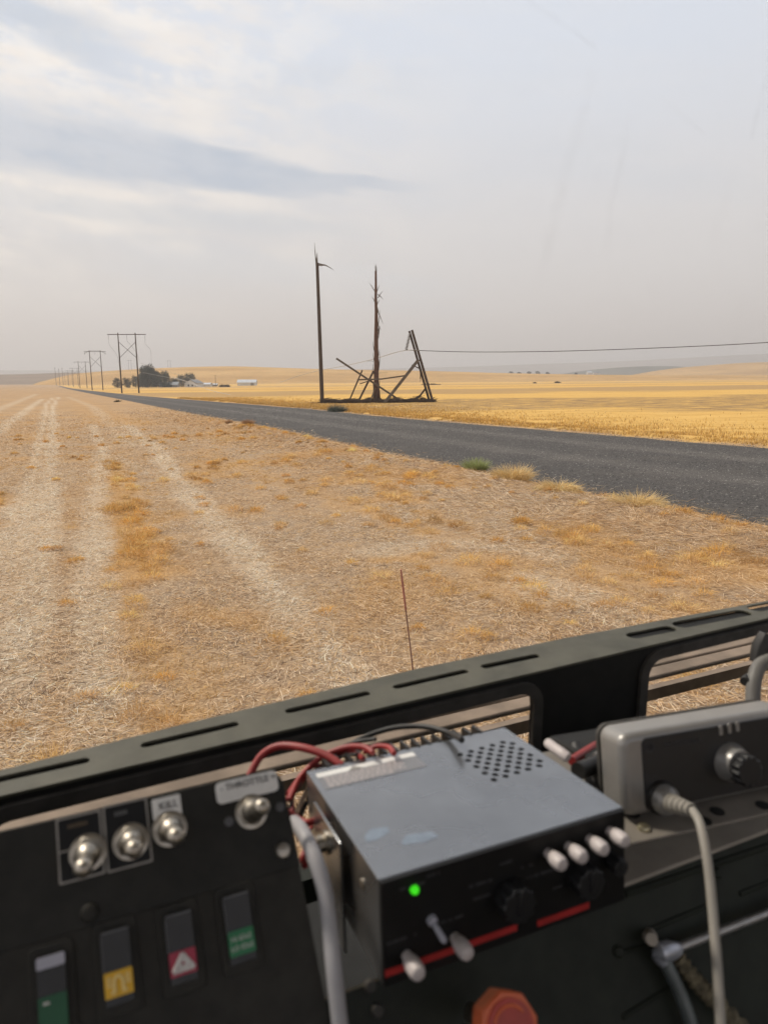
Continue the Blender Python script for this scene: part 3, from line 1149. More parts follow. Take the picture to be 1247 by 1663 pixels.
# bolts holding the pair together, and the insulator string that hangs from it
P0, P1 = pt(771, 676, .2), pt(746, 783, .2)
root = root_at('insulator_string', P0, 'dark string of insulator discs hanging from the leaning timbers', 'insulator')
d = P1 - P0
L = d.length
dn = d.normalized()
g = G()
g.tube([Vector((0, 0, .15)), d * .02, d], .07, 6)
g.tube([d, d + Vector((.25, 0, -.02))], .05, 6)
g.build('link', STEEL, root)
g = G()
for k in range(11):
    c = d * ((k + .6) / 11.4)
    g.lathe([(.03, -.06), (.055, -.05), (.06, -.02), (.25, .012), (.255, .05), (.15, .07), (.03, .05)], 12, c, dn)
g.build('disc', PORC, root)


def wire(name, pts, r, m, label, group=None, cat='wire', n=10):
    P = spline(pts, n)
    o0 = P[0].copy()
    g = G()
    g.tube([p - o0 for p in P], r, 6)
    return tag(g.build(name, m, None, Matrix.Translation(o0)), label, cat, group)


def px(u, v, y):
    return Vector(at(u, v, y / ray(u, v)[1]))


wire('conductor_wire', [px(660, 568.5, DB), px(760, 571.5, DB * .97), px(900, 570.5, DB * .93), px(1080, 564.5, DB * .88), px(1247, 556, DB * .83), px(1500, 537, DB * .77), px(1900, 498, DB * .7)], .045, WIRE,
     'dark conductor running from the hanging insulator out to the right')
wire('conductor_wire', [px(658, 568.7, DB), px(640, 573, DB + 4), px(605, 583.5, DB + 12), px(560, 594, DB + 26), px(525, 600.5, DB + 42), px(490, 609, DB + 62), px(455, 621, DB + 84)], .05, WIRE_PALE,
     'slack pale conductor dropping left from the insulator behind the broken poles')
wire('thin_wire', [px(655, 569.5, DB + 1), px(668, 568.2, DB - 1), px(681, 568.8, DB - 1.5)], .035, WIRE_PALE, 'short bright wire tail tied at the leaning pair')
A, B = pt(524, 935, 1), pt(524, 860, 1)
wire('thin_wire', [pt(480, 858, 1), pt(524, 861, 1), pt(522, 900, .8), pt(524, 935, 1), pt(620, 937, 1.5)], .02, WIRE, 'thin loose wire looped round the middle of the stripped pole')


# H-frame structures that still stand
def hframe(d, uc, hpx, spacing_px, armpx, with_x, label, group, peaks=False):
    H = hpx * d / FPX
    s = spacing_px * d / FPX * 1.03
    arm = armpx * d / FPX
    x = (uc - CX) / FPX * d * 1.0
    P = Vector((x, d, 0))
    # along the sight line at this distance
    dirn = ray(uc, 625)
    P.x = dirn[0] / dirn[1] * d
    P.z = float(height(P.x, P.y)) - .2
    root = root_at('power_pole', P, label, 'power pole', group)
    r = .26
    for k in (-1, 1):
        g = G()
        g.tube([(k * s / 2, 0, -.8), (k * s / 2, 0, H * .5), (k * s / 2, 0, H)], [r, r * .85, r * .62], 10)
        g.build('post', WOOD, root)
    g = G()
    g.box((0, -.28, H - .55), (arm, .12, .20))
    g.box((0, .28, H - .55), (arm, .12, .20))
    if peaks:
        for k in (-1, 1):
            g.tube([(k * s / 2, 0, H - .1), (k * arm / 2, 0, H - 1.6)], .09, 5)
        g.tube([(-s / 2, 0, H - .1), (s / 2, 0, H - .1)], .06, 5)
    g.build('crossarm', WOOD, root)
    if with_x:
        g = G()
        z0, z1 = H * (1 - .41), H * (1 - .145)
        for k in (-1, 1):
            g.tube([(-k * s / 2, .05 * k, z0), (k * s / 2, .05 * k, z1)], .075, 5)
        g.build('x_brace', WOOD, root)
    for k in (-1, 0, 1):
        g = G()
        for i in range(7):
            g.lathe([(.03, -.05), (.13, .0), (.13, .03), (.03, .05)], 7, (k * arm * .48, 0, H - .85 - i * .22))
        g.build('insulator', PORC, root)
    return root, H, s, arm, P


GH = 'wooden H-frame power poles along the far side of the road'
h1 = hframe(241, 211.5, 94.6, 26.5, 60, True, 'nearest standing H-frame power pole with an X brace beside the road', GH)
h2 = hframe(371, 158.5, 62.5, 16.7, 34, True, 'second standing H-frame power pole, just left of the nearest one', GH, True)
h3 = hframe(548, 136, 42.5, 11, 25, True, 'third standing H-frame power pole, between the second and the far row', GH)
h4 = hframe(790, 124, 30, 7.5, 17, True, 'fourth H-frame power pole, first of the small far row', GH)
h5 = hframe(1000, 115.5, 24.5, 5.6, 13, False, 'fifth H-frame power pole, small and hazy', GH)
h6 = hframe(1230, 109, 20, 4.4, 10.5, False, 'sixth and most distant H-frame power pole of the row', GH)
GH2 = 'hazy single poles of the distant line on the left'
for d_, u_, h_, lab in ((1050, 92, 29, 'tall hazy pole on the skyline left of the far row'), (1080, 98, 27, 'hazy pole just right of the tall skyline pole'), (1150, 103.5, 28, 'hazy skyline pole nearest to the far row')):
    P = Vector((ray(u_, 625)[0] / ray(u_, 625)[1] * d_, d_, 0))
    P.z = float(height(P.x, P.y)) - .3
    g = G()
    H_ = h_ * d_ / FPX
    g.tube([(0, 0, -.5), (0, 0, H_)], [.32, .22], 8)
    g.box((0, 0, H_ - 1.2), (2.4, .2, .25))
    tag(g.build('line_pole', WOOD, None, Matrix.Translation(P)), lab, 'utility pole', GH2)
# two more far structures seen above the skyline, on the hill
for d_, u_, v_, h_, lab in ((1420, 212, 600, 15, 'tiny hazy H-frame on the wheat hill above the trees'), (1480, 275.5, 597, 11, 'tiniest hazy H-frame on the wheat hill crest')):
    P = px(u_, v_ + 2, d_)
    g = G()
    H_ = (h_ + 2) * d_ / FPX
    for k in (-1, 1):
        g.tube([(k * 2.6, 0, -3), (k * 2.6, 0, H_)], [.3, .22], 6)
    g.box((0, 0, H_ - 1), (11, .3, .4))
    tag(g.build('power_pole', WOOD, None, Matrix.Translation(P)), lab, 'power pole', 'hazy H-frames on the hill')

# slack conductors that hang from the arms of the first H-frame
root1, H1, s1, arm1, PP = h1


def hp(dx, dz, dy=0.0):
    return PP + Vector((dx, dy, H1 + dz))


a2 = arm1 / 2
for x0, mids, lab in ((-a2 * .96, ((-a2 * .94, -4.), (-a2 * .95, -7.), (-a2 * 1.2, -10.5), (-a2 * 1.6, -15.)), 'slack wire hanging from the left arm end of the nearest H-frame'),
                      (0., ((.3, -3.), (0.1, -5.2), (-.9, -7.), (-2.5, -9.)), 'slack wire hanging from the middle of the nearest H-frame arm'),
                      (a2 * .96, ((a2 * .95, -3.5), (a2 * .9, -5.5), (a2 * .6, -8.2), (a2 * .3, -11.)), 'slack wire hanging from the right arm end of the nearest H-frame')):
    wire('slack_wire', [hp(x0, -2.3)] + [hp(a_, b_, 6. * i) for i, (a_, b_) in enumerate(mids)], .028, WIRE, lab, None, 'wire', 8)
# pale downed conductors in front of the trees
for pts_, lab in ((((229, 590, 250), (262, 601, 262), (300, 611, 280), (330, 623, 300)), 'pale downed conductor, highest of the three crossing the trees'),
                  (((232, 605, 240), (268, 612, 245), (300, 618, 250), (318, 627, 255)), 'pale downed conductor, middle one of the three crossing the trees'),
                  (((280, 612, 240), (310, 622, 225), (350, 636, 200), (420, 649, 160)), 'pale downed conductor lying out over the stubble toward the broken poles')):
    wire('downed_conductor', [px(*p) for p in pts_], .055, WIRE_PALE, lab)

# ------------------------------------------------------------------ trees and farm buildings
LEAF = attr_mat('tree_leaf', .8)
BARK = mat('bark', (.07, .055, .045), .9, var=.3, scale=4)


def tree(u, d, h_px, w_px, label, lobes=9, name='tree', base_z=None, dark=1.0, group='trees round the farm'):
    """trunk with limbs and a crown of leaf clumps"""
    base = Vector((ray(u, 625)[0] / ray(u, 625)[1] * d, d, 0))
    base.z = float(height(base.x, base.y)) - .3 if base_z is None else base_z
    top = px(u, 628 - h_px, d).z
    H = top - base.z
    if base_z is not None:
        H = h_px * d / FPX
    W = w_px * d / FPX
    root = root_at(name, base, label, 'tree', group)
    g = G()
    g.tube([(0, 0, -.5), (.1, 0, H * .2), (-.1, .1, H * .5), (0, 0, H * .8)], [H * .03, H * .025, H * .016, H * .005], 9)
    C = []
    lobes = int(lobes * 2.2)
    for k in range(lobes):
        an = 2.4 * k + random.uniform(-.4, .4)
        q = (k + .3) / lobes
        zz = H * (.11 + .73 * q)
        rad = W * .37 * (1.05 - .95 * abs(q - .38))
        c = Vector((math.cos(an) * rad * random.uniform(.5, 1.1), math.sin(an) * rad * random.uniform(.5, 1.1), zz))
        C.append((c, W * random.uniform(.15, .23), H * random.uniform(.13, .19)))
        g.tube([(0, 0, zz * .55), c * .6 + Vector((0, 0, zz * .30)), c], [H * .011, H * .008, H * .003], 5)
    g.build('trunk', BARK, root)
    per = 260
    n = per * len(C)
    ctr = np.repeat(np.array([list(c) for c, _, _ in C]), per, 0)
    sz = np.repeat(np.array([[a, a, b_] for _, a, b_ in C]), per, 0)
    dv = rng.normal(0, 1, (n, 3))
    dv /= np.linalg.norm(dv, axis=1, keepdims=True)
    p = ctr + dv * sz * (rng.random((n, 1)) ** .35) * rng.uniform(.8, 1.15, (n, 1))
    p[:, 2] = np.maximum(p[:, 2], H * .04)
    a_, b_ = rng.normal(0, 1, (n, 3)), rng.normal(0, 1, (n, 3))
    ls = max(.22, H * .022) * rng.uniform(.6, 1.3, (n, 1))
    a_ = a_ / np.linalg.norm(a_, axis=1, keepdims=True) * ls
    b_ = b_ / np.linalg.norm(b_, axis=1, keepdims=True) * ls
    V = np.stack([p - a_, p - b_ * .7, p + a_, p + b_ * .7], 1).reshape(-1, 3)
    f = np.arange(n * 4).reshape(-1, 4)
    tone = np.repeat(np.array([(.030, .040, .026)]) * dark * rng.uniform(.7, 1.5, (len(C), 1)), per, 0)
    np_mesh('crown', V, f, LEAF, np.repeat(tone * rng.uniform(.7, 1.35, (n, 1)), 4, 0), parent=root)
    return root


tree(191.5, 560, 16, 17, 'small dark tree at the left end of the grove', 6)
tree(207, 566, 16, 18, 'low dark tree second from the left end of the grove', 6)
tree(221, 572, 20, 21, 'low dark tree against the left flank of the big tree', 6)
tree(241, 560, 38, 36, 'biggest dark tree in the middle of the grove', 15)
tree(232, 566, 24, 26, 'rounded dark tree before the left side of the biggest tree', 9)
tree(255, 575, 28, 20, 'dark tree filling in behind the right of the biggest tree', 9)
tree(268, 556, 27, 25, 'tall dark tree just right of the biggest tree', 10)
tree(284, 575, 15, 14, 'small dark tree in the gap behind the grey house', 6)
tree(296, 590, 21, 26, 'broad dark tree between the grey and the white house', 9)
tree(309, 596, 24, 23, 'dark tree rising behind the white gabled house', 9)

WHITE = mat('white_siding', (.62, .62, .60), .6, var=.08, scale=1.5)
ROOFG = mat('grey_roof', (.20, .21, .22), .6, var=.2, scale=1.5)
ROOFW = mat('pale_metal_roof', (.50, .52, .54), .45, .2, var=.1, scale=1.2)
DARKW = mat('dark_window', (.03, .035, .04), .2, var=.2, scale=2)
GREYW = mat('grey_siding', (.27, .26, .25), .8, var=.15, scale=1.5)


def house(name, u0, u1, v_eave, v_ridge, d, dep, label, wall, roofm, ridge_along_x=True, wins=(), rot=0.0, door=None, cat='house', base_z=None):
    um = (u0 + u1) / 2
    base = Vector((ray(um, 626)[0] / ray(um, 626)[1] * d, d, 0))
    base.z = float(height(base.x, base.y)) if base_z is None else base_z
    W = (u1 - u0) * d / FPX
    ze = px(um, v_eave, d).z - base.z
    zr = px(um, v_ridge, d).z - base.z
    M = Matrix.Translation(base) @ Matrix.Rotation(rot, 4, 'Z')
    root = empty(name, M, label, cat)
    w, q = W / 2, dep / 2
    g = G()
    if ridge_along_x:
        g.add([(-w, -q, -.5), (w, -q, -.5), (w, q, -.5), (-w, q, -.5), (-w, -q, ze), (w, -q, ze), (w, q, ze), (-w, q, ze), (-w, 0, zr - .15), (w, 0, zr - .15)],
              [(0, 1, 5, 4), (2, 3, 7, 6), (1, 2, 6, 9, 5), (3, 0, 4, 8, 7)])
        rf = [(-w - .5, -q - .5, ze - .25), (w + .5, -q - .5, ze - .25), (w + .5, 0, zr), (-w - .5, 0, zr), (w + .5, q + .5, ze - .25), (-w - .5, q + .5, ze - .25)]
        ff = [(0, 1, 2, 3), (3, 2, 4, 5)]
    else:
        g.add([(-w, -q, -.5), (w, -q, -.5), (w, q, -.5), (-w, q, -.5), (-w, -q, ze), (w, -q, ze), (w, q, ze), (-w, q, ze), (0, -q, zr - .15), (0, q, zr - .15)],
              [(0, 1, 5, 8, 4), (1, 2, 6, 5), (2, 3, 7, 9, 6), (3, 0, 4, 7)])
        rf = [(-w - .5, -q - .5, ze - .25), (-w - .5, q + .5, ze - .25), (0, q + .5, zr), (0, -q - .5, zr), (w + .5, q + .5, ze - .25), (w + .5, -q - .5, ze - .25)]
        ff = [(0, 3, 2, 1), (3, 5, 4, 2)]
    g.build('wall', wall, root, smooth=False)
    g = G().add(rf, ff)
    o = g.build('roof', roofm, root, smooth=False)
    sm = o.modifiers.new('solid', 'SOLIDIFY')
    sm.thickness = .25
    sm.offset = 1
    for (fx, z0, ww, hh) in wins:
        g = G()
        g.box((fx * w, -q - .02, z0 * ze + hh / 2), (ww, .12, hh))
        g.build('window', DARKW, root, smooth=False)
    if door:
        g = G()
        g.box((door[0] * w, -q - .02, door[2] / 2), (door[1], .14, door[2]))
        g.build('door', GREYW, root, smooth=False)
    return root


house('white_shed', 387.5, 416.5, 621.2, 616.8, 690, 10, 'long white metal shed with a pale roof standing alone right of the trees', WHITE, ROOFW, True, (), .05, (.62, 3.2, 3.0), 'shed')
house('white_house', 305, 326, 622.3, 616.8, 575, 11, 'white gabled house at the right end of the grove', WHITE, ROOFG, False, ((-.35, .2, 1.2, 1.4), (.3, .2, 1.2, 1.4)), -.25, None)
house('white_house', 326, 343, 624.2, 622, 590, 7, 'low white annex attached to the right of the gabled house', WHITE, ROOFW, True, ((-.3, .15, 1.0, 1.0),), -.1, None, 'outbuilding')
house('grey_house', 262, 290, 625.0, 620.6, 565, 11, 'low grey roofed house in front of the big trees', GREYW, ROOFG, True, ((-.4, .2, 1.3, 1.2), (.3, .2, 1.3, 1.2)), .1, (0.0, 1.1, 2.0))
house('grey_house', 345, 353, 624.6, 623.2, 600, 5, 'tiny grey outbuilding right of the white annex', GREYW, ROOFW, True, (), 0, None, 'outbuilding')
house('white_house', 951.5, 959, 605.2, 603.0, 1490, 7, 'tiny white farmhouse far off on the plain to the right', WHITE, ROOFW, True, (), 0, None, 'house', px(955, 608.5, 1490).z)
house('grey_house', 962, 972, 605.4, 603.8, 1492, 7, 'tiny grey shed next to the far white farmhouse', WHITE, ROOFG, True, (), 0, None, 'shed', px(967, 608.5, 1492).z)
for u_, d_, h_, w_, lab in ((829, 1490, 4.6, 9, 'tiny hazy tree, leftmost of those far off on the plain'), (842, 1495, 3.6, 8, 'tiny hazy tree second from left far off on the plain'),
                            (858, 1485, 4.6, 9, 'tiny hazy tree in the middle of the far row'), (872, 1492, 5.0, 10, 'tallest tiny hazy tree of the far row'), (888, 1497, 3.6, 10, 'tiny hazy tree at the right end of the far row'),
                            (934, 1490, 3.5, 6, 'tiny hazy tree left of the far white farmhouse')):
    tree(u_, d_, h_, w_, lab, 6, 'tree', px(u_, 607.5 + (u_ > 900), d_).z, 1.0, 'hazy trees far off on the plain')
P = Vector((ray(350.5, 626)[0] / ray(350.5, 626)[1] * 590, 590, 0))
P.z = float(height(P.x, P.y))
g = G()
g.tube([(0, 0, -.3), (0, 0, 9.5)], [.2, .14], 8)
g.box((0, 0, 8.9), (1.8, .15, .18))
tag(g.build('yard_pole', WOOD, None, Matrix.Translation(P)), 'single thin pole in the yard right of the white house', 'utility pole')
for u_, w_, lab in ((361.5, 5, 'low dark heap left of the shed, leftmost of two'), (369, 4, 'low dark heap left of the shed, nearest to it')):
    tuft('yard_bush', u_, 628.5, w_ * 1.2, 4.5, [(.10, .07, .05), (.15, .10, .06)], lab, 'bush', 260, -.2, .8)
for u_, v_, w_, h_, lab in ((905, 622, 7, 3, 'dark bush out in the right field, nearest to the middle'), (868, 622.5, 4, 2, 'small dark bush left of the larger bush in the field'),
                            (1046, 617, 8, 2, 'dark bush far out in the right field'), (1200, 613, 22, 2.5, 'wide dark scrub patch at the far right of the field'), (700, 625, 30, 3, 'long dark scrub patch behind the leaning timbers')):
    tuft('field_bush', u_, v_, w_, h_, [(.09, .065, .04), (.13, .09, .05)], lab, 'bush', 260, -.3, .9)

#@@INTERIOR
# ------------------------------------------------------------------ the truck cab the picture is taken from
BLACK = mat('black_panel_paint', (.019, .0185, .016), .62, var=.25, scale=40, bump=.15, bscale=500, spec=.3)
BLACK2 = mat('black_lower_plate', (.024, .0225, .0185), .62, var=.25, scale=40, bump=.15, bscale=500, spec=.3)
PLATE = mat('rail_black', (.013, .013, .012), .7, var=.2, scale=20, bump=.1, bscale=300, spec=.3)
OLIVE = mat('olive_drab_paint', (.080, .077, .054), .6, var=.2, scale=14, bump=.12, bscale=260, col2=(.106, .101, .073))
TRIM = mat('grey_rubber_trim', (.052, .048, .043), .75, var=.25, scale=30)
BOARDC = mat('brown_board_paint', (.235, .18, .135), .9, var=.25, scale=9, bump=.2, bscale=60)
DKGREEN = mat('dark_green_dash', (.0155, .0185, .0125), .60, var=.25, scale=25, bump=.15, bscale=400, spec=.3)
SHELFG = mat('worn_grey_dash', (.36, .32, .27), .65, var=.12, scale=18, bump=.1, bscale=300)
ALU = mat('brushed_aluminium', (.285, .292, .302), .28, .9, var=.16, scale=6)
CHROME = mat('chrome', (.42, .385, .33), .42, 1.0, var=.12, scale=60)
SILVER = mat('silver_plastic', (.29, .282, .27), .38, .35, var=.06, scale=40)
FACE = mat('radio_face', (.014, .0145, .016), .42, var=.1, scale=60)
GLOSSB = mat('black_front_panel', (.007, .007, .0075), .5, var=.1, scale=60, spec=.3)
WHITEP = mat('white_plastic', (.52, .47, .46), .45, var=.05, scale=80)
LABEL = mat('paper_label', (.74, .74, .72), .6, var=.06, scale=60)
INK = mat('black_ink', (.03, .03, .035), .7, var=.1, scale=60)
PALEINK = mat('pale_print', (.13, .13, .13), .7, var=.1, scale=60)
DIMINK = mat('dim_print', (.045, .045, .05), .7, var=.1, scale=60)
BROWNINK = mat('brown_print', (.12, .085, .05), .7, var=.3, scale=60)
REDW = mat('red_wire', (.30, .028, .026), .45, var=.2, scale=40)
BLKW = mat('black_wire', (.018, .017, .016), .5, var=.2, scale=40)
GREYC = mat('grey_cable', (.34, .335, .35), .5, var=.08, scale=40)
MIKEC = mat('grey_microphone_cord', (.30, .28, .245), .5, var=.08, scale=60)
REDK = mat('red_plastic', (.42, .060, .045), .5, var=.12, scale=60)
REDRIM = mat('orange_red_rim', (.64, .14, .055), .5, var=.12, scale=60)
REDS = mat('red_stripe', (.36, .022, .022), .5, var=.15, scale=60)
GREENL = mat('green_label', (.016, .17, .065), .5, var=.06, scale=60)
GREEND = mat('dark_green_label', (.010, .085, .035), .5, var=.06, scale=60)
YELL = mat('yellow_label', (.72, .42, .022), .5, var=.05, scale=60)
CRIM = mat('crimson_label', (.36, .030, .062), .5, var=.06, scale=60)
SYM = mat('symbol_white', (.60, .58, .56), .6, var=.05, scale=60)
SYMY = mat('symbol_pale_yellow', (.80, .62, .24), .6, var=.05, scale=60)
EDGEG = mat('legend_border', (.33, .31, .28), .45, .3, var=.1, scale=60)
SWBLK = mat('rocker_black', (.010, .010, .011), .40, var=.1, scale=60)
SWEDGE = mat('rocker_edge', (.085, .085, .09), .4, var=.1, scale=60)
PALEBL = mat('pale_blue_edge', (.36, .36, .42), .4, var=.1, scale=60)
HOLE_SHADE = mat('hole_shade', (.006, .006, .006), .9, var=.1, scale=60)  # near-black colour standing for the shade inside holes
SMUDGE = mat('blue_smudge', (.285, .33, .38), .40, .8, var=.1, scale=90)
BRASS = mat('brass_screw', (.42, .38, .26), .35, .9, var=.1, scale=60)
ROPE = mat('braided_sleeve', (.16, .135, .085), .8, var=.5, scale=160)
CLEAR = mat('pale_clear_tube', (.09, .105, .105), .3, var=.2, scale=60)
BLUEST = mat('bright_clamp', (.50, .52, .58), .35, .6, var=.15, scale=60)
RODM = mat('silver_rod', (.46, .45, .44), .4, .7, var=.1, scale=60)
HEADL = mat('cab_lining', (.16, .165, .13), .8, var=.2, scale=6)


def led_mat():
    m = bpy.data.materials.new('green_led')
    m.use_nodes = True
    T = NT(m.node_tree)
    out = T.n('ShaderNodeOutputMaterial')
    b = T.n('ShaderNodeBsdfPrincipled')
    T.put(b.inputs['Base Color'], (.02, .35, .01))
    T.put(b.inputs['Emission Color'], (.06, .9, .015))
    b.inputs['Emission Strength'].default_value = .62
    T.put(out.inputs['Surface'], b.outputs[0])
    return m


def text(s, size, mat_, M, parent, name='lettering', align='CENTER', depth=.0002):
    cu = bpy.data.curves.new(name, 'FONT')
    cu.body = s
    cu.size = size
    cu.align_x = align
    cu.align_y = 'CENTER'
    cu.extrude = depth
    t = bpy.data.objects.new(name, cu)
    COL.objects.link(t)
    dg = bpy.context.evaluated_depsgraph_get()
    me = bpy.data.meshes.new_from_object(t.evaluated_get(dg))
    bpy.data.objects.remove(t)
    me.materials.clear()
    me.materials.append(mat_)
    o = bpy.data.objects.new(name, me)
    COL.objects.link(o)
    if parent is not None:
        o.parent = parent
        o.matrix_local = M
    return o


def Tm(x, y, z=0.0, rz=0.0):
    return Matrix.Translation((x, y, z)) @ Matrix.Rotation(rz, 4, 'Z')


VR, VF, VU = axes(25)
VEH = Frame(EYE, VR, VF)                        # x right, y forward, z up, origin at the eye
truck = empty('truck', VEH.M, 'olive military truck cab with slotted dash rail below its windshield', 'truck')

# --- slotted olive flange of the rail
fl = Frame(at(623, 1111, .80), VR, VF)
far = [fl.at(u, v) for u, v in ((-60, 1266), (300, 1175), (680, 1085), (922, 1035), (1247, 975), (1400, 946))]
nA, nB = fl.at(-60, 1307), fl.at(1400, 968)
g = G()
g.prism([nA, nB] + far[::-1], -.003, 0)
rail = g.build('dash_rail', OLIVE, None, smooth=False)
g = G()
for u0, v0, u1, v1, w in ((-25, 1271, 137, 1235, .0052), (238, 1209, 380, 1176, .0052), (471, 1154, 594, 1126, .0052), (645, 1115, 754, 1090, .0052), (788, 1082, 869, 1065, .0058),
                          (1029, 1032, 1085, 1021, .0105), (1106, 1014, 1205, 995, .0125), (1227, 988, 1310, 972, .0125)):
    a, b = Vector(fl.at(u0, v0)), Vector(fl.at(u1, v1))
    d = (b - a).normalized()
    nn = Vector((-d.y, d.x))
    poly = []
    for c, s0 in ((b, -90), (a, 90)):
        for k in range(7):
            an = math.radians(s0 + 180 * k / 6)
            p = c + d * (w * math.cos(an)) + nn * (w * math.sin(an))
            poly.append((p.x, p.y))
    g.prism(poly, -.01, .01)
cut(rail, g)
rail.data.materials.clear()
rail.data.materials.append(OLIVE)
rail.parent = truck
rail.matrix_local = VEH.M.inverted() @ fl.M
bv = rail.modifiers.new('bevel', 'BEVEL')
bv.width, bv.segments, bv.limit_method = .0012, 2, 'ANGLE'

g = G()
uA, uB = Vector(fl.at(-60, 1300)), Vector(fl.at(1400, 962))
g.prism([tuple(uA), tuple(uB)] + [fl.at(u, v + 5) for u, v in ((-60, 1266), (680, 1085), (922, 1035), (1400, 946))][::-1], -.020, -.0045)
g.build('rail_channel', PLATE, truck, VEH.M.inverted() @ fl.M)

# --- the upright plate below it with two rounded openings, and their rubber trim
A3 = fl.O + fl.ex * nA[0] + fl.ey * nA[1]
B3 = fl.O + fl.ex * nB[0] + fl.ey * nB[1]
pex = (B3 - A3) / np.linalg.norm(B3 - A3)
pl = Frame(A3 - np.array([0, 0, .003]), pex, np.array([0, 0, 1.0]))
Lp = float(np.linalg.norm(B3 - A3))
T0 = pl.M
w1x, w1y = pl.at(866, 1124)
w2x, w2y = pl.at(1050, 1072)
wy = (pl.at(380, 1231)[1] + w1y) / 2
w2y = pl.at(1150, 1047)[1]
BOT = -.34
shapes = [((.012, BOT, w1x, wy), .020), ((w2x, BOT, Lp - .05, w2y), .022)]
g = G()
g.prism([(0, BOT - .12), (Lp, BOT - .12), (Lp, 0), (0, 0)], -.006, -.001)
plate = g.build('rail_plate', PLATE, None, smooth=False)
g = G()
for (x0, y0, x1, y1), r in shapes:
    g.prism(rrect(x0, y0, x1, y1, r), -.02, .02)
cut(plate, g)
plate.parent = truck
plate.matrix_local = VEH.M.inverted() @ T0
for (x0, y0, x1, y1), r in shapes:
    t_ = .0125
    g = G()
    g.prism(rrect(x0 - t_, y0 - t_, x1 + t_, y1 + t_, r + t_), -.0005, .0045)
    o = g.build('window_trim', TRIM, None, smooth=False)
    g = G()
    g.prism(rrect(x0 + .0015, y0 + .0015, x1 - .0015, y1 - .0015, r), -.02, .02)
    cut(o, g)
    o.parent = truck
    o.matrix_local = VEH.M.inverted() @ T0

# --- brown boards beyond the glass, seen through the openings
def vpix(u, v, f):
    """a sight line's point at distance f ahead in the cab's own axes"""
    d = ray(u, v)
    t = f / float(d @ VF)
    p = d * t
    return Vector((float(p @ VR), f, float(p[2])))


def board(u0, v0, u1, v1, h_px, f, name='brown_board', dep=.03):
    a, b = vpix(u0, v0, f), vpix(u1, v1, f)
    h = h_px * f / FPX
    z = (a.z + b.z) / 2
    g = G()
    g.box(((a.x + b.x) / 2, f, z), (b.x - a.x, dep, h))
    return g, z


slats = []
for f_, v_, h_, dep in ((1.10, 1221, 9, .04), (1.05, 1246, 12, .04)):
    c = vpix(420, v_, f_)
    g = G()
    g.box((.55, f_, c.z), (2.6, dep, h_ * f_ / FPX))
    g.build('brown_board', BOARDC, truck, bevel=.004)
# slotted brown strip behind the right opening
c = vpix(1140, 1104, 1.22)
g = G()
g.box((.9, 1.22, c.z), (2.2, .02, .032))
lv = g.build('slotted_strip', BOARDC, None, smooth=False)
g = G()
for k in range(26):
    g.prism(rrect(.02 + k * .075, c.z - .008, .02 + k * .075 + .05, c.z + .008, .006), 0, 1)
    n_ = len(g.v)
    for i in range(n_ - 48, n_):
        x_, y_, z_ = g.v[i]
        g.v[i] = (x_, 1.15 + z_ * .14, y_)
cut(lv, g)
lv.parent = truck
lv.matrix_local = Matrix()

# --- windshield, roof, pillars, rear wall, doors, floor
m = bpy.data.materials.new('clear_glass')
m.use_nodes = True
T = NT(m.node_tree)
tb = T.n('ShaderNodeBsdfTransparent')
tb.inputs['Color'].default_value = (.97, .975, .97, 1)
T.put(T.n('ShaderNodeOutputMaterial').inputs['Surface'], tb.outputs[0])
GLASS = m
g = G()
g.box((.55, 1.0, .08), (2.52, .006, 1.62))
g.build('windshield', GLASS, truck, smooth=False)
m = bpy.data.materials.new('smear_and_reflection')
m.use_nodes = True
T = NT(m.node_tree)
out = T.n('ShaderNodeOutputMaterial')
tb = T.n('ShaderNodeBsdfTransparent')
df = T.n('ShaderNodeBsdfDiffuse')
df.inputs['Color'].default_value = (.80, .76, .74, 1)
mx = T.n('ShaderNodeMixShader')
oc = T.n('ShaderNodeTexCoord').outputs['Object']
at_ = T.n('ShaderNodeAttribute', attribute_name='tint')
T.put(mx.inputs[0], T.m('MULTIPLY', T.m('MULTIPLY', at_.outputs['Fac'], T.ramp(T.noise(oc, 25., 4, .6), .2, .85)), .085))
T.put(mx.inputs[1], tb.outputs[0])
T.put(mx.inputs[2], df.outputs[0])
T.put(out.inputs['Surface'], mx.outputs[0])
SMEAR_REFL = m


def smear_reflection(pts, wpx, amount):
    """dried streaks and one painted reflection on the inside of the glass"""
    P = [vpix(u, v, .994) for u, v in pts]
    P = spline(P, 6)
    n = len(P)
    V, tint = [], []
    for i, p in enumerate(P):
        d = (P[min(i + 1, n - 1)] - P[max(i - 1, 0)])
        nn = Vector((-d.z, 0, d.x)).normalized()
        w = wpx / FPX
        e = math.sin(math.pi * i / (n - 1)) ** .5
        for k in (-1.6, -.35, .35, 1.6):
            V.append(tuple(p + nn * w * k))
            tint.append([amount * e * (1 if abs(k) < .5 else 0)] * 3)
    f = [(i * 4 + k, i * 4 + k + 1, (i + 1) * 4 + k + 1, (i + 1) * 4 + k) for i in range(n - 1) for k in range(3)]
    np_mesh('glass_smear_reflection', np.array(V), np.array(f), SMEAR_REFL, np.array(tint), parent=truck)


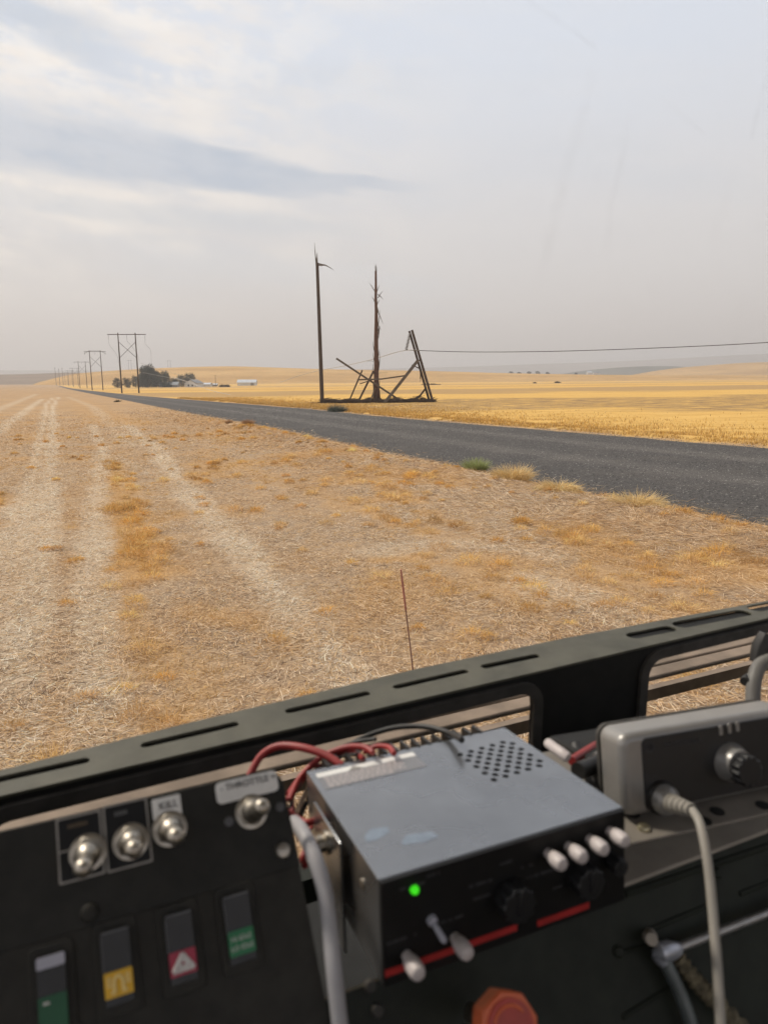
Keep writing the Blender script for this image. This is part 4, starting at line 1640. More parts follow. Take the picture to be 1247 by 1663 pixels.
smear_reflection([(850, -5), (900, 30), (945, 62), (970, 82)], 5, .8)
smear_reflection([(968, 110), (945, 190), (915, 290), (890, 400), (862, 510)], 13, .6)
smear_reflection([(1022, 180), (1008, 260), (990, 350), (980, 450)], 9, .6)
smear_reflection([(1250, 110), (1232, 170), (1218, 235)], 7, .9)
smear_reflection([(1066, 150), (1110, 190), (1150, 222)], 4, .6)
smear_reflection([(1200, 260), (1170, 350), (1135, 470)], 12, .35)
smear_reflection([(1035, 690), (1060, 740), (1110, 800), (1150, 850)], 42, .8)  # wide patch painted in for the brown reflection in the glass
smear_reflection([(1215, 470), (1195, 540), (1180, 600)], 16, .3)

g = G()
g.box((.55, -.10, .92), (2.7, 2.3, .04))
g.build('roof', HEADL, truck, bevel=.01)
g = G()
g.box((.55, -1.22, -.95), (2.7, .04, .80))
g.box((.55, -1.22, .84), (2.7, .04, .14))
for x_ in (-.70, 1.80):
    g.box((x_, -1.22, .11), (.20, .04, 1.32))
g.build('rear_wall', HEADL, truck)
g = G()
g.box((.55, -.13, -1.34), (2.7, 2.3, .04))
g.build('floor', PLATE, truck)
for x_ in (-.76, 1.86):
    g = G()
    g.box((x_, -.10, -.80), (.04, 2.2, 1.02))
    g.box((x_, -1.08, .30), (.04, .24, 1.18))
    g.box((x_, -.10, .84), (.04, 1.7, .14))
    g.build('door', HEADL, truck)
    g = G()
    g.tube([(x_, 1.0, -.74), (x_, 1.0, .90)], .045, 6)
    g.build('pillar', HEADL, truck)
g = G()
g.box((.55, 1.02, -1.08), (2.7, .04, .48))
g.build('front_wall', DKGREEN, truck)
g = G()
g.box((.55, .58, -.98), (2.5, .26, .70))
g.build('dash_body', PLATE, truck)

# --- right hand dash: worn grey shelf and the dark green sloping front below it
sh = Frame(at(1016, 1436, .56), *axes(24)[:2])
e0, e1 = sh.at(1000, 1441), sh.at(1247, 1358)
g = G()
g.prism([(e0[0] + .0, e0[1]), (e1[0] + .9, e0[1]), (e1[0] + .9, e0[1] + .11), (e0[0] + .0, e0[1] + .11)], -.004, 0)
g.build('dash_shelf', SHELFG, truck, VEH.M.inverted() @ sh.M, bevel=.0015)
df_ = tilted(1016, 1440, .562, 24, 33)
g = G()
g.prism([(-.62, -.55), (1.0, -.55), (1.0, 0), (-.62, 0)], -.006, 0)
# pressed ribs and seams
for u0, v0, u1, v1, w in ((1015, 1452, 1300, 1356, .003), (1050, 1512, 1150, 1470, .0022), (1200, 1452, 1300, 1412, .0022), (1010, 1545, 1090, 1528, .0016), (1010, 1652, 1090, 1602, .002)):
    a, b = df_.at(u0, v0), df_.at(u1, v1)
    g.tube([(a[0], a[1], 0), (b[0], b[1], 0)], w, 8)
g.build('dash_front', DKGREEN, truck, VEH.M.inverted() @ df_.M)
for u, v in ((612, 1640), (1163, 1418), (1003, 1545), (600, 1601)):
    a = df_.at(u, v)
    g = G()
    g.lathe([(.0045, 0), (.0045, .002), (.003, .0035)], 12, (a[0], a[1], 0))
    g.build('screw', DKGREEN if u > 900 else TRIM, truck, VEH.M.inverted() @ df_.M)

# --- silver rod with its clamp, clear hose and braided sleeve on the dash front
def dfp(u, v, h=.012):
    a = df_.at(u, v, h)
    return df_.M @ Vector((a[0], a[1], h))


def tube_obj(name, P, r, m_, label=None, cat=None, group=None, n=12, parent=None):
    o0 = Vector(P[0])
    g = G()
    g.tube([Vector(p) - o0 for p in P], r, n)
    o = g.build(name, m_, None, Matrix.Translation(o0))
    return tag(o, label, cat, group)


grab = empty('grab_bar', Matrix.Translation(dfp(1092, 1542)), 'slim silver bar with bright end clamp below the two-way radio', 'grab bar')
o0 = dfp(1092, 1542)
g = G()
g.tube([dfp(1090, 1543) - o0, dfp(1170, 1512, .014) - o0, dfp(1300, 1462, .014) - o0], .0032, 12)
g.build('bar', RODM, grab)
g = G()
g.tube([dfp(1062, 1549) - o0, dfp(1072, 1546, .016) - o0, dfp(1088, 1543, .016) - o0, dfp(1100, 1541, .014) - o0], [.003, .0068, .0074, .005], 12)
g.tube([dfp(1068, 1549) - o0, dfp(1076, 1560) - o0, dfp(1084, 1570) - o0], [.006, .0055, .003], 10)
g.build('clamp', BLUEST, grab)
tube_obj('clear_hose', spline([dfp(1078, 1558), dfp(1098, 1600), dfp(1116, 1645), dfp(1135, 1710)], 6), .0052, CLEAR, 'dim clear hose running down from the bright clamp', 'hose')
P = spline([dfp(1098, 1555, .010), dfp(1130, 1595, .010), dfp(1165, 1630, .010), (dfp(1225, 1690, .010))], 14)
rs = [.0056 + .0017 * math.sin(i * 1.57) for i in range(len(P))]
tube_obj('braided_sleeve', P, rs, ROPE, 'brown braided sleeve running down to the right from the clamp', 'hose')
tube_obj('clip_knob', [dfp(1054, 1520, .0), dfp(1058, 1526, .02)], [.006, .0045], SHELFG, 'small worn grey peg just above the bright clamp', 'peg')

# --- switch panel on the left
pn = tilted(300, 1450, .42, 24, 35)
panel = empty('switch_panel', pn.M, 'black switch panel with toggles and four rocker switches left of the silver amplifier', 'switch panel')
TRc = pn.at(455, 1240)
seamL, seamR = pn.at(0, 1550), pn.at(480, 1405)
topL = pn.at(0, 1356)
ytop = (TRc[1] + topL[1]) / 2
yseam = (seamL[1] + seamR[1]) / 2
xr = TRc[0]
xr2 = pn.at(497, 1470)[0]
xl = -.42
ybot = -.26
rc = .012
g = G()
poly = [(xl, yseam - .0006), (xr + .002, yseam - .0006)] + [(xr - rc + rc * math.cos(math.radians(a)), ytop - rc + rc * math.sin(math.radians(a))) for a in range(0, 91, 15)] + [(xl, ytop)]
g.prism(poly, -.0025, 0)
g.build('upper_plate', BLACK, panel, bevel=.0008)
g = G()
g.prism([(xl, ybot), (xr2 + .006, ybot), (xr2, yseam + .0006), (xl, yseam + .0006)], -.0028, -.0006)
g.build('lower_plate', BLACK2, panel)
g = G()
g.box(((xl + xr) / 2 - .01, (ybot + ytop) / 2, -.045), (xr - xl - .03, ytop - ybot - .02, .084))
g.build('housing', PLATE, panel)

def toggle(u, v, tip, label):
    x, y = pn.at(u, v, .006)
    t = empty('toggle_switch', None)
    t.parent = panel
    t.matrix_local = Tm(x, y, 0)
    t['label'] = label
    g = G()
    g.lathe([(.0105, 0), (.0105, .0012), (.0098, .0014)], 24)
    g.lathe([(.0092, .0013), (.0092, .0045), (.0082, .0052)], 6)
    g.build('nut', CHROME, t)
    d = Vector(tip)
    g = G()
    q = d.normalized()
    prof = [(.0076, .005), (.0072, .008), (.0058, .0105), (.0044, .0125), (.0042, .018), (.0047, .024), (.0052, .029), (.0049, .0325), (.0034, .0348), (.001, .0357)]
    g.lathe(prof, 20, (0, 0, 0), q)
    g.build('lever', CHROME, t)
    return t


toggle(143, 1384, (-.08, -.26, 1), 'toggle at the far left tilted downward')
toggle(213, 1366, (.02, -.16, 1), 'toggle in the second bordered legend plate')
toggle(277, 1345, (.02, -.18, 1), 'toggle below the KILL label')
toggle(411, 1317, (.04, .02, 1), 'toggle below the THROTTLE label')


def quad(u0, v0, u1, v1, u2, v2, u3, v3):
    """axis aligned rectangle on the panel that best fits four sighted corners (tl, tr, br, bl)"""
    P = [pn.at(u, v, .003) for u, v in ((u0, v0), (u1, v1), (u2, v2), (u3, v3))]
    return (P[0][0] + P[3][0]) / 2, (P[2][1] + P[3][1]) / 2, (P[1][0] + P[2][0]) / 2, (P[0][1] + P[1][1]) / 2


def plaque(name, rect, m_, border=None, z0=0.0, parent=None, th=.0008, r=.0008):
    x0, y0, x1, y1 = rect
    cx, cy = (x0 + x1) / 2, (y0 + y1) / 2
    root = empty(name, None) if border else None
    g = G()
    g.prism(rrect(x0 - cx, y0 - cy, x1 - cx, y1 - cy, r, 3), 0, th)
    o = g.build(name, border or m_, parent or panel, Tm(cx, cy, z0))
    if root is not None:
        bpy.data.objects.remove(root)
        b = .0011
        g = G()
        g.prism(rrect(x0 - cx + b, y0 - cy + b, x1 - cx - b, y1 - cy - b, r, 3), th - .0002, th + .0003)
        g.build('legend_field', m_, o)
    return o, (x0, y0, x1, y1)


for q_, mid, word in (((90, 1332, 163, 1313, 172, 1416, 97, 1440), True, (.30, .74)), ((167, 1309, 241, 1294, 247, 1402, 174, 1416), False, (.38, .58))):
    o, r_ = plaque('legend_plate', quad(*q_), GLOSSB, EDGEG)
    w_, h_ = r_[2] - r_[0], r_[3] - r_[1]
    g = G()
    # worn, no longer readable lettering
    n_ = 6 if mid else 4
    for k in range(n_):
        x_ = -w_ * .22 + k * w_ * .075
        g.box((x_, h_ * .34, .0012), (w_ * .05, h_ * random.uniform(.045, .07), .0004))
    g.build('worn_lettering', BROWNINK if mid else PALEINK, o)
    if mid:
        g = G()
        g.box((-w_ * .32, -h_ * .02, .0012), (w_ * .32, .0009, .0004))
        g.build('divider', EDGEG, o)
o, r_ = plaque('kill_label', quad(245, 1302, 291, 1286, 298, 1320, 252, 1334), LABEL)
text('KILL', .0062, INK, Tm(0.001, .001, .0011), o)
o, r_ = plaque('throttle_label', quad(349, 1274, 446, 1248, 457, 1280, 356, 1309), LABEL, None, 0, None, .0008, .003)
text('- THROTTLE +', .0058, INK, Tm(0.001, .0025, .0011), o)

for u, v in ((459, 1381), (146, 1482)):
    x, y = pn.at(u, v)
    g = G()
    g.lathe([(.0052, 0), (.0052, .0012), (.0040, .003), (.0012, .0036)], 16)
    g.build('screw', CHROME if u > 300 else BLACK2, panel, Tm(x, y, .0 if u > 300 else 0))
g = G()
for u, v in ((372, 1334), (455, 1310)):
    x, y = pn.at(u, v)
    g.lathe([(.003, 0), (.003, .0008), (.001, .001)], 10, (x, y, 0))
g.build('rivet', SWEDGE, panel)


def rocker(top, patch, m_, label, first=False):
    """top: two sighted top corners of the button; patch: four corners of the coloured label"""
    x0, y0p, x1, y1p = quad(*patch)
    ytop_ = (pn.at(*top[0:2], .003)[1] + pn.at(*top[2:4], .003)[1]) / 2
    cx, w = (x0 + x1) / 2, (x1 - x0)
    h = ytop_ - y0p + .004
    cy = ytop_ - h / 2
    t = empty('rocker_switch', None)
    t.parent = panel
    t.matrix_local = Tm(cx, cy, .0)
    t['label'] = label
    g = G()
    bw, bh = w / 2 + .0045, h / 2 + .006
    g.prism(rrect(-bw, -bh, bw, bh, .003, 3), 0, .0012)
    g.build('bezel', BLACK2, t, bevel=.0004)
    g = G()
    # button that leans: its upper end stands out, its lower end is pressed in
    zz = ((h / 2, .0062), (h * .05, .0042), (-h / 2, .0030))
    for (ya, za), (yb, zb) in zip(zz[:-1], zz[1:]):
        g.add([(-w / 2, yb, .001), (w / 2, yb, .001), (w / 2, ya, .001), (-w / 2, ya, .001), (-w / 2, yb, zb), (w / 2, yb, zb), (w / 2, ya, za), (-w / 2, ya, za)],
              [(4, 5, 6, 7), (0, 4, 7, 3), (1, 2, 6, 5), (2, 3, 7, 6), (0, 1, 5, 4)])
    g.build('button', SWBLK, t, smooth=False)
    g = G()
    if first:
        g.prism(rrect(-w / 2, h / 2 - .0052, w / 2, h / 2 + .0006, .001, 3), .0056, .0070)
    else:
        g.box((0, h / 2 + .0002, .0058), (w * .98, .0010, .0014))
        g.box((-w / 2, h * .22, .0052), (.0006, h * .5, .0014))
    g.build('button_edge', PALEBL if first else SWEDGE, t)
    ph = y1p - y0p
    py = (y0p + y1p) / 2 - cy
    g = G()
    g.prism(rrect(-w / 2, py - ph / 2, w / 2, py + ph / 2, .0006, 3), .0040, .0047)
    o = g.build('symbol_label', m_, t)
    return o, py, w, ph


Z_ = .0050
o, py, w, ph = rocker((46, 1566, 104, 1543), (62, 1622, 108, 1608, 114, 1668, 66, 1684), GREEND, 'first rocker with a pale top edge and a dark green label', True)
g = G()
g.box((-w * .22, py + ph * .32, Z_), (w * .22, .0011, .0005))
g.build('symbol', SYM, o)
o, py, w, ph = rocker((161, 1521, 212, 1502), (168, 1584, 213, 1567, 219, 1606, 173, 1627), YELL, 'second rocker with a yellow label')
g = G()                                                     # a beacon: arch on a base, rays beside it
pts_ = [(-w * .16, py - ph * .28), (-w * .16, py + ph * .05)] + [(w * .16 * math.cos(math.radians(a)), py + ph * .05 + w * .20 * math.sin(math.radians(a))) for a in range(180, -1, -20)] + [(w * .16, py - ph * .28)]
g.tube([(x_, y_, Z_) for x_, y_ in pts_], .0009, 6)
for s_ in (-1, 1):
    g.box((s_ * w * .20, py - ph * .30, Z_), (w * .16, .0016, .0006))
    for q_ in (-.02, .12, .26):
        g.box((s_ * w * .33, py + ph * q_, Z_), (w * .16, .0011, .0005))
g.build('symbol', SYMY, o)
o, py, w, ph = rocker((264, 1492, 308, 1478), (275, 1549, 316, 1536, 321, 1573, 277, 1592), CRIM, 'third rocker with a crimson hazard label')
g = G()
for s_, r_ in ((.40, .0011), (.20, .0009)):
    tri = [(0, py + ph * s_ * .95, Z_), (-w * s_, py - ph * s_ * .72, Z_), (w * s_, py - ph * s_ * .72, Z_)]
    for a, b in zip(tri, tri[1:] + tri[:1]):
        g.tube([a, b], r_, 6)
g.build('symbol', SYM, o)
o, py, w, ph = rocker((359, 1461, 400, 1448), (369, 1515, 410, 1502, 415, 1541, 374, 1558), GREENL, 'fourth rocker with a green HI-IDLE LO IDLE label')
text('HI-IDLE', .0038, SYM, Tm(0, py + ph * .16, Z_ - .0002), o)
text('LO IDLE', .0038, SYM, Tm(0, py - ph * .20, Z_ - .0002), o)

# --- the silver amplifier
byaw, bpit = math.radians(22.85), math.radians(5.2)
bR, bF0, bU0 = axes(22.85)
bF = bF0 * math.cos(bpit) - np.array([0, 0, 1.0]) * math.sin(bpit)
bx = Frame(at(615.4, 1430.4, .4237), bR, bF)
BW, BD, BH = .19, .1566, .070
amp = empty('siren_amplifier', bx.M, 'silver siren amplifier box with white knobs, red stripe and lit green lamp', 'amplifier')
g = G()
g.prism([(0, .001), (BW, .001), (BW, BD), (0, BD)], -BH, 0)
case = g.build('case', ALU, None, smooth=False)
# hollow inside, and a field of round vent holes in the lid
g = G()
g.prism([(.0015, .004), (BW - .0015, .004), (BW - .0015, BD - .0015), (.0015, BD - .0015)], -BH + .0015, -.0012)
cut(case, g)
hl, ht, hr, hb = [bx.at(*p) for p in ((747, 1225), (825, 1203), (877, 1241), (802, 1266))]
g = G()
c0 = Vector(hl)
ea, eb = Vector(ht) - c0, Vector(hb) - c0
for i in range(9):
    for j in range(5):
        fx = (j + (.5 if i % 2 else 0)) / 4.5
        fy = i / 8
        p = c0 + ea * fx + eb * fy
        g.lathe([(.0027, -.01), (.0027, .01)], 12, (p.x, p.y, 0))
cut(case, g)
case.data.materials.clear()
case.data.materials.append(ALU)
case.parent = amp
case.matrix_local = Matrix()
bv = case.modifiers.new('bevel', 'BEVEL')
bv.width, bv.segments, bv.limit_method = .0006, 2, 'ANGLE'
g = G()
g.box((BW / 2, BD / 2, -BH / 2 - .01), (BW - .01, BD - .02, BH - .03))
g.build('dark_filler', HOLE_SHADE, amp)  # near-black filler painted as the dark seen through the vents
# front panel, facing -y of the box: local axes x right, y up, z outward
FM = Matrix(((1, 0, 0, 0), (0, 0, -1, 0), (0, 1, 0, 0), (0, 0, 0, 1)))
ff = Frame(bx.O, bx.ex, bx.ez)
g = G()
g.prism([(.0006, -BH + .0005), (BW - .0006, -BH + .0005), (BW - .0006, -.0006), (.0006, -.0006)], -.002, .0022)
front = g.build('front_panel', GLOSSB, amp, FM, bevel=.0005)
g = G()
for u0, u1 in ((626, 840), (873, 957)):
    a0, a1 = ff.at(u0, 1583 - (u0 - 626) * .3225 - 4, .003), ff.at(u1, 1583 - (u1 - 626) * .3225 - 4, .003)
    y_ = (a0[1] + a1[1]) / 2
    g.box(((a0[0] + a1[0]) / 2, y_, .0024), (a1[0] - a0[0], .0046, .0006))
g.build('red_stripe', REDS, front)
for u, v, L_, R_ in ((889, 1385, .018, .0050), (922, 1374, .018, .0050), (956, 1362, .018, .0050), (989, 1349, .018, .0050), (660, 1551, .020, .0053), (738, 1522, .019, .0053)):
    x, y = ff.at(u, v, .0022)
    g = G()
    d = (-.02, .05, 1)
    g.lathe([(.0034, 0), (.0034, .004), (R_ * .86, .005), (R_, .009), (R_, L_ - .004), (R_ * .8, L_ - .0012), (R_ * .35, L_)], 18, (0, 0, 0), d)
    g.build('push_knob', WHITEP, front, Tm(x, y, .0022))
for u, v, r_ in ((835, 1462, .0115), (950, 1428, .0105), (998, 1402, .0055)):
    x, y = ff.at(u, v, .008)
    g = G()
    n_ = 40
    P = [((r_ * (1 + (.10 if k % 4 < 2 else 0))) * math.cos(2 * math.pi * k / n_), (r_ * (1 + (.10 if k % 4 < 2 else 0))) * math.sin(2 * math.pi * k / n_)) for k in range(n_)]
    g.prism(P, 0, .013)
    g.box((0, r_ * .3, .0135), (r_ * .35, r_ * 1.5, .002))
    g.build('rotary_knob', FACE, front, Tm(x, y, .0022, random.uniform(-.6, .6)), bevel=.001)
x, y = ff.at(702, 1495, .004)
g = G()
g.lathe([(.0035, 0), (.0035, .003), (.0018, .004), (.0022, .016), (.0012, .018)], 12, (0, 0, 0), (.05, -.25, 1))
g.build('lever_switch', PALEBL, front, Tm(x, y, .002))
x, y = ff.at(673, 1445, .003)
g = G()
g.lathe([(.0028, 0), (.0028, .0018), (.0020, .0032), (.0006, .0037)], 16)
g.build('status_lamp', led_mat(), front, Tm(x, y, .002))
# faint printing on the front
g = G()
for u, v, L_ in ((672, 1438, .018), (708, 1419, .012), (785, 1433, .020), (786, 1455, .015), (824, 1400, .010), (858, 1406, .010), (880, 1418, .024), (735, 1492, .018), (655, 1524, .022), (905, 1441, .010)):
    x, y = ff.at(u, v, .0024)
    n_ = int(L_ / .0016)
    for k in range(n_):
        if random.random() < .85:
            g.box((x - L_ / 2 + k * .0016, y, .0024), (.0011, random.uniform(.0012, .0020), .0004))
g.build('front_lettering', DIMINK, front)
x, y = ff.at(640, 1601, .0024)
# warning sticker on the lid
lt = [bx.at(*p) for p in ((512, 1263), (668, 1217), (686, 1241), (536, 1287))]
cx_, cy_ = sum(p[0] for p in lt) / 4, sum(p[1] for p in lt) / 4
x0_, x1_ = (lt[0][0] + lt[3][0]) / 2, (lt[1][0] + lt[2][0]) / 2
y0_, y1_ = (lt[2][1] + lt[3][1]) / 2, (lt[0][1] + lt[1][1]) / 2
g = G()
g.prism([(x0_, y0_), (x1_, y0_), (x1_, y1_), (x0_, y1_)], .0001, .0003)
lab = g.build('warning_label', mat('silver_label', (.26, .26, .27), .45, .5, var=.05, scale=40), amp)
g = G()
hh = y1_ - y0_
g.box(((x0_ + x1_) / 2, y1_ - hh * .14, .0004), (x1_ - x0_, hh * .26, .0002))
g.build('label_header', LABEL, lab)
g = G()
for k in range(6):
    yy_ = y1_ - hh * (.36 + .105 * k)
    xx_ = x0_ + .004
    while xx_ < x1_ - (.018 if k < 5 else .03):
        L_ = random.uniform(.0015, .005)
        g.box((xx_ + L_ / 2, yy_, .0004), (L_, hh * .052, .0002))
        xx_ += L_ + .0011
g.build('label_text', WHITEP, lab)
g = G()
tcx, tcy = x0_ + (x1_ - x0_) * .37, y1_ - hh * .15
g.prism([(tcx - .006, tcy - hh * .13), (tcx + .006, tcy - hh * .13), (tcx, tcy + hh * .12)], .0005, .0007)
g.build('warning_triangle', EDGEG, lab)
# two bluish smudges on the lid
for pts_ in (((592, 1358), (602, 1346), (630, 1343), (632, 1352), (612, 1364), (595, 1368)), ((652, 1368), (660, 1356), (700, 1351), (712, 1358), (690, 1368), (655, 1372))):
    g = G()
    g.prism([bx.at(*p) for p in pts_], .00005, .00015)
    g.build('smudge', SMUDGE, amp)
# side bracket with its bolts
g = G()
g.box((-.0050, .088, -.047), (.0022, .062, .082))
br = g.build('bracket', ALU, amp, bevel=.0008)
g = G()
g.lathe([(.0085, 0), (.0085, .002), (.0062, .0021), (.0062, .007), (.005, .008)], 12, (-.0061, .088, -.022), (-1, 0, 0))
g.build('bolt', CHROME, br)
g = G()
g.lathe([(.003, 0), (.003, .001)], 12, (.0, .03, -.02), (-1, 0, 0))
g.build('rivet', CHROME, amp)
# terminal strip along the back
g = G()
g.box((BW * .5, BD + .006, -.022), (BW * .9, .012, .016))
for k in range(15):
    g.box((BW * .10 + k * BW * .055, BD + .008, -.008), (.0028, .016, .018))
g.build('terminal_strip', BLKW, amp)

# --- cables round the amplifier
def cab(name, pts, r, m_, label, group=None, cat='wire'):
    P = spline([at(u, v, d) for u, v, d in pts], 8)
    return tube_obj(name, P, r, m_, label, cat, group)


cab('grey_cable', [(478, 1335, .50), (492, 1352, .47), (512, 1395, .45), (528, 1450, .44), (536, 1510, .43), (543, 1580, .42), (556, 1700, .41)], .0050, GREYC, 'thick pale grey cable running down between switch panel and silver amplifier', None, 'cable')
RG = 'red wires looping into the back of the amplifier'
cab('red_wire', [(404, 1262, .60), (424, 1228, .61), (452, 1212, .61), (490, 1214, .60), (528, 1226, .59), (556, 1244, .58)], .0034, REDW, 'thickest red wire, arching over the corner of the switch panel', RG)
cab('red_wire', [(470, 1300, .57), (488, 1262, .59), (522, 1230, .60), (560, 1214, .60), (590, 1213, .59), (606, 1222, .58)], .0026, REDW, 'red wire arching up right from behind the switch panel', RG)
cab('red_wire', [(468, 1290, .58), (484, 1268, .60), (506, 1244, .61), (530, 1226, .61), (575, 1224, .60), (590, 1232, .585)], .0024, REDW, 'thinner red wire running close below the arching one', RG)
cab('red_wire', [(590, 1222, .60), (612, 1212, .60), (632, 1214, .59), (640, 1224, .58)], .0024, REDW, 'short red wire loop over the terminals', RG)
cab('red_wire', [(466, 1318, .54), (484, 1330, .54), (500, 1336, .53), (520, 1330, .55)], .0026, REDW, 'red wire crossing low toward the amplifier left side', RG)
cab('red_wire', [(480, 1272, .60), (474, 1300, .58), (480, 1330, .56), (496, 1350, .55)], .0022, REDW, 'red wire dropping straight behind the switch panel edge', RG)
cab('red_wire', [(496, 1408, .50), (492, 1392, .50), (500, 1376, .51), (510, 1366, .53)], .0024, REDW, 'short red wire end beside the grey cable', RG)
cab('red_wire', [(928, 1236, .62), (950, 1222, .64), (972, 1209, .66), (1000, 1198, .68)], .0042, REDW, 'red cable running behind the silver two-way radio', None)
cab('red_wire', [(462, 1306, .56), (478, 1276, .59), (500, 1250, .60), (534, 1238, .60)], .0014, REDW, 'thin red wire slanting up beside the tan wire', RG)
cab('red_wire', [(474, 1296, .58), (490, 1272, .60), (516, 1236, .61), (566, 1218, .60), (584, 1228, .59)], .0013, REDW, 'thin red wire between the two thicker arching ones', RG)
cab('red_wire', [(478, 1342, .55), (488, 1356, .54), (498, 1352, .54), (508, 1342, .545)], .0014, REDW, 'thin red wire sagging behind the grey cable top', RG)
BG = 'black wires behind the amplifier'
cab('black_wire', [(552, 1222, .64), (590, 1198, .65), (640, 1182, .65), (690, 1180, .64), (728, 1190, .62), (750, 1202, .59)], .0026, BLKW, 'black wire arching above the terminal strip', BG)
cab('black_wire', [(496, 1254, .62), (530, 1226, .63), (575, 1206, .64), (610, 1200, .63)], .0020, BLKW, 'thin black wire among the red ones', BG)
cab('black_wire', [(482, 1345, .56), (494, 1310, .58), (512, 1290, .59), (530, 1260, .60)], .0020, BLKW, 'black wire hanging left of the amplifier', BG)
cab('black_wire', [(470, 1312, .56), (482, 1282, .59), (504, 1256, .61), (548, 1232, .60), (580, 1224, .59)], .0013, BLKW, 'thinnest black wire threading through the red wires', BG)
cab('black_wire', [(486, 1350, .55), (490, 1324, .57), (500, 1300, .59), (506, 1270, .60)], .0015, BLKW, 'thin black wire hanging straight beside the amplifier case', BG)
cab('tan_wire', [(478, 1330, .56), (492, 1298, .58), (512, 1262, .60), (540, 1240, .60)], .0022, mat('tan_wire', (.36, .27, .19), .6, var=.1, scale=60), 'tan wire between the red ones left of the amplifier', None)
cab('white_plug', [(890, 1207, .60), (899, 1214, .59), (912, 1223, .58), (922, 1231, .575)], [.0044] * 24 + [.004], WHITEP, 'white plug lying behind the right edge of the amplifier', None, 'plug')
cab('black_plug', [(938, 1252, .60), (955, 1246, .61), (975, 1238, .62), (992, 1230, .63)], .0075, BLKW, 'black plug entering the left end of the two-way radio', None, 'plug')
cab('black_cable', [(935, 1212, .66), (945, 1240, .64), (965, 1270, .62), (990, 1290, .61)], .0065, BLKW, 'black cable hanging in the gap between amplifier and two-way radio', None, 'cable')
cab('grey_plug', [(968, 1232, .625), (982, 1226, .63), (996, 1222, .64)], .0055, SILVER, 'small grey plug at the left end of the two-way radio', None, 'plug')

# --- two-way radio on its bracket
rd = tilted(1040, 1201, .565, 16.6, 12)
radio = empty('two_way_radio', rd.M, 'silver two-way radio with black face and corded connector, right of the amplifier', 'radio')
xL = rd.at(1010, 1240, 0)[0]
yT = rd.at(1120, 1180, 0)[1] + .002
yB = rd.at(1075, 1319, 0)[1]
xF = rd.at(1042, 1230, 0)[0]
xR = xL + .178
g = G()
g.prism(rrect(xL, yB, xR, yT, .010, 5), -.034, .0)
g.build('bezel', SILVER, radio, bevel=.0065, seg=4)
g = G()
g.prism(rrect(xF, yB + .004, xR - .014, yT - .0052, .005, 5), -.004, .0012)
face = g.build('face', FACE, radio, bevel=.0008)
g = G()
g.box(((xL + xR) / 2, yB + .016, -.085), (xR - xL - .016, .026, .10))
g.build('body', PLATE, radio, bevel=.003)
g = G()
g.prism(rrect(xL + .0006, yB + .0006, xR - .0006, yT - .0006, .010, 5), -.0375, -.0338)
g.build('seam', TRIM, radio)
x, y = rd.at(1192, 1240, .006)
kn = []
g = G()
g.lathe([(.0165, 0), (.0160, .003), (.0135, .0075), (.0128, .012)], 28)
base_ = g.build('volume_knob', SILVER, face, Tm(x, y, .001))
g = G()
n_ = 48
r_ = .0118
g.prism([(r_ * (1.10 if k % 4 < 2 else .96) * math.cos(2 * math.pi * k / n_), r_ * (1.10 if k % 4 < 2 else .96) * math.sin(2 * math.pi * k / n_)) for k in range(n_)], .009, .021)
g.build('knob_grip', FACE, base_, Tm(.0012, -.002, 0), bevel=.001)
for k, (u, v) in enumerate(((1170, 1186), (1184, 1183), (1197, 1180))):
    x, y = rd.at(u, v, .002)
    g = G()
    g.prism(rrect(-.0016, -.0042, .0016, .0042, .001, 3), 0, .0012)
    g.build('key_mark', SILVER, face, Tm(x, y, .0011))
x, y = rd.at(1053, 1213, .001)
g = G()
n_ = 32
for k in range(n_):
    a0, a1 = 2 * math.pi * k / n_, 2 * math.pi * (k + 1) / n_
    g.tube([(.0040 * math.cos(a0), .0040 * math.sin(a0), 0), (.0040 * math.cos(a1), .0040 * math.sin(a1), 0)], .0006, 4)
g.tube([(-.0022, -.0018, 0), (-.0012, .0018, 0), (0, -.0010, 0), (.0012, .0018, 0), (.0022, -.0018, 0)], .0005, 4)
g.build('logo', DIMINK, face, Tm(x, y, .0014))
x, y = rd.at(1108, 1206, .001)
text('MOTOROLA', .0066, DIMINK, Tm(x, y, .0014), face)
x, y = rd.at(1060, 1262, .001)
g = G()
g.tube([(-.003, 0, 0), (0, .002, 0), (.003, 0, 0)], .0005, 4)
g.build('face_mark', DIMINK, face, Tm(x, y, .0014))
# connector
x, y = rd.at(1076, 1297, .004)
g = G()
g.lathe([(.0140, 0), (.0140, .002), (.0128, .004)], 24)
ring = g.build('connector_socket', BLKW, face, Tm(x, y, .0008))
g = G()
g.lathe([(.0122, .002), (.0122, .008), (.0108, .0105), (.0080, .0125)], 24, (0, 0, 0), (.16, -.10, 1))
g.build('connector_plug', SILVER, ring)
cP = rd.M @ Vector((x, y, .0125))
cc = np.array(at(1124, 1316, .520))
cd = Vector(cc) - cP
cord = empty('microphone_cord', Matrix.Translation(cP), 'grey microphone cord with ribbed end, hanging from the two-way radio', 'cord')
g = G()
prof = [(.0072, -.002)]
Lc = cd.length
for k in range(5):
    s0 = Lc * (k + .05) / 5
    r_ = .0074 - .0006 * k
    prof += [(r_ * .78, s0), (r_, s0 + Lc * .04), (r_, s0 + Lc * .13), (r_ * .78, s0 + Lc * .16)]
prof += [(.0042, Lc)]
g.lathe(prof, 18, (0, 0, 0), cd)
g.build('strain_relief', MIKEC, cord)
g = G()
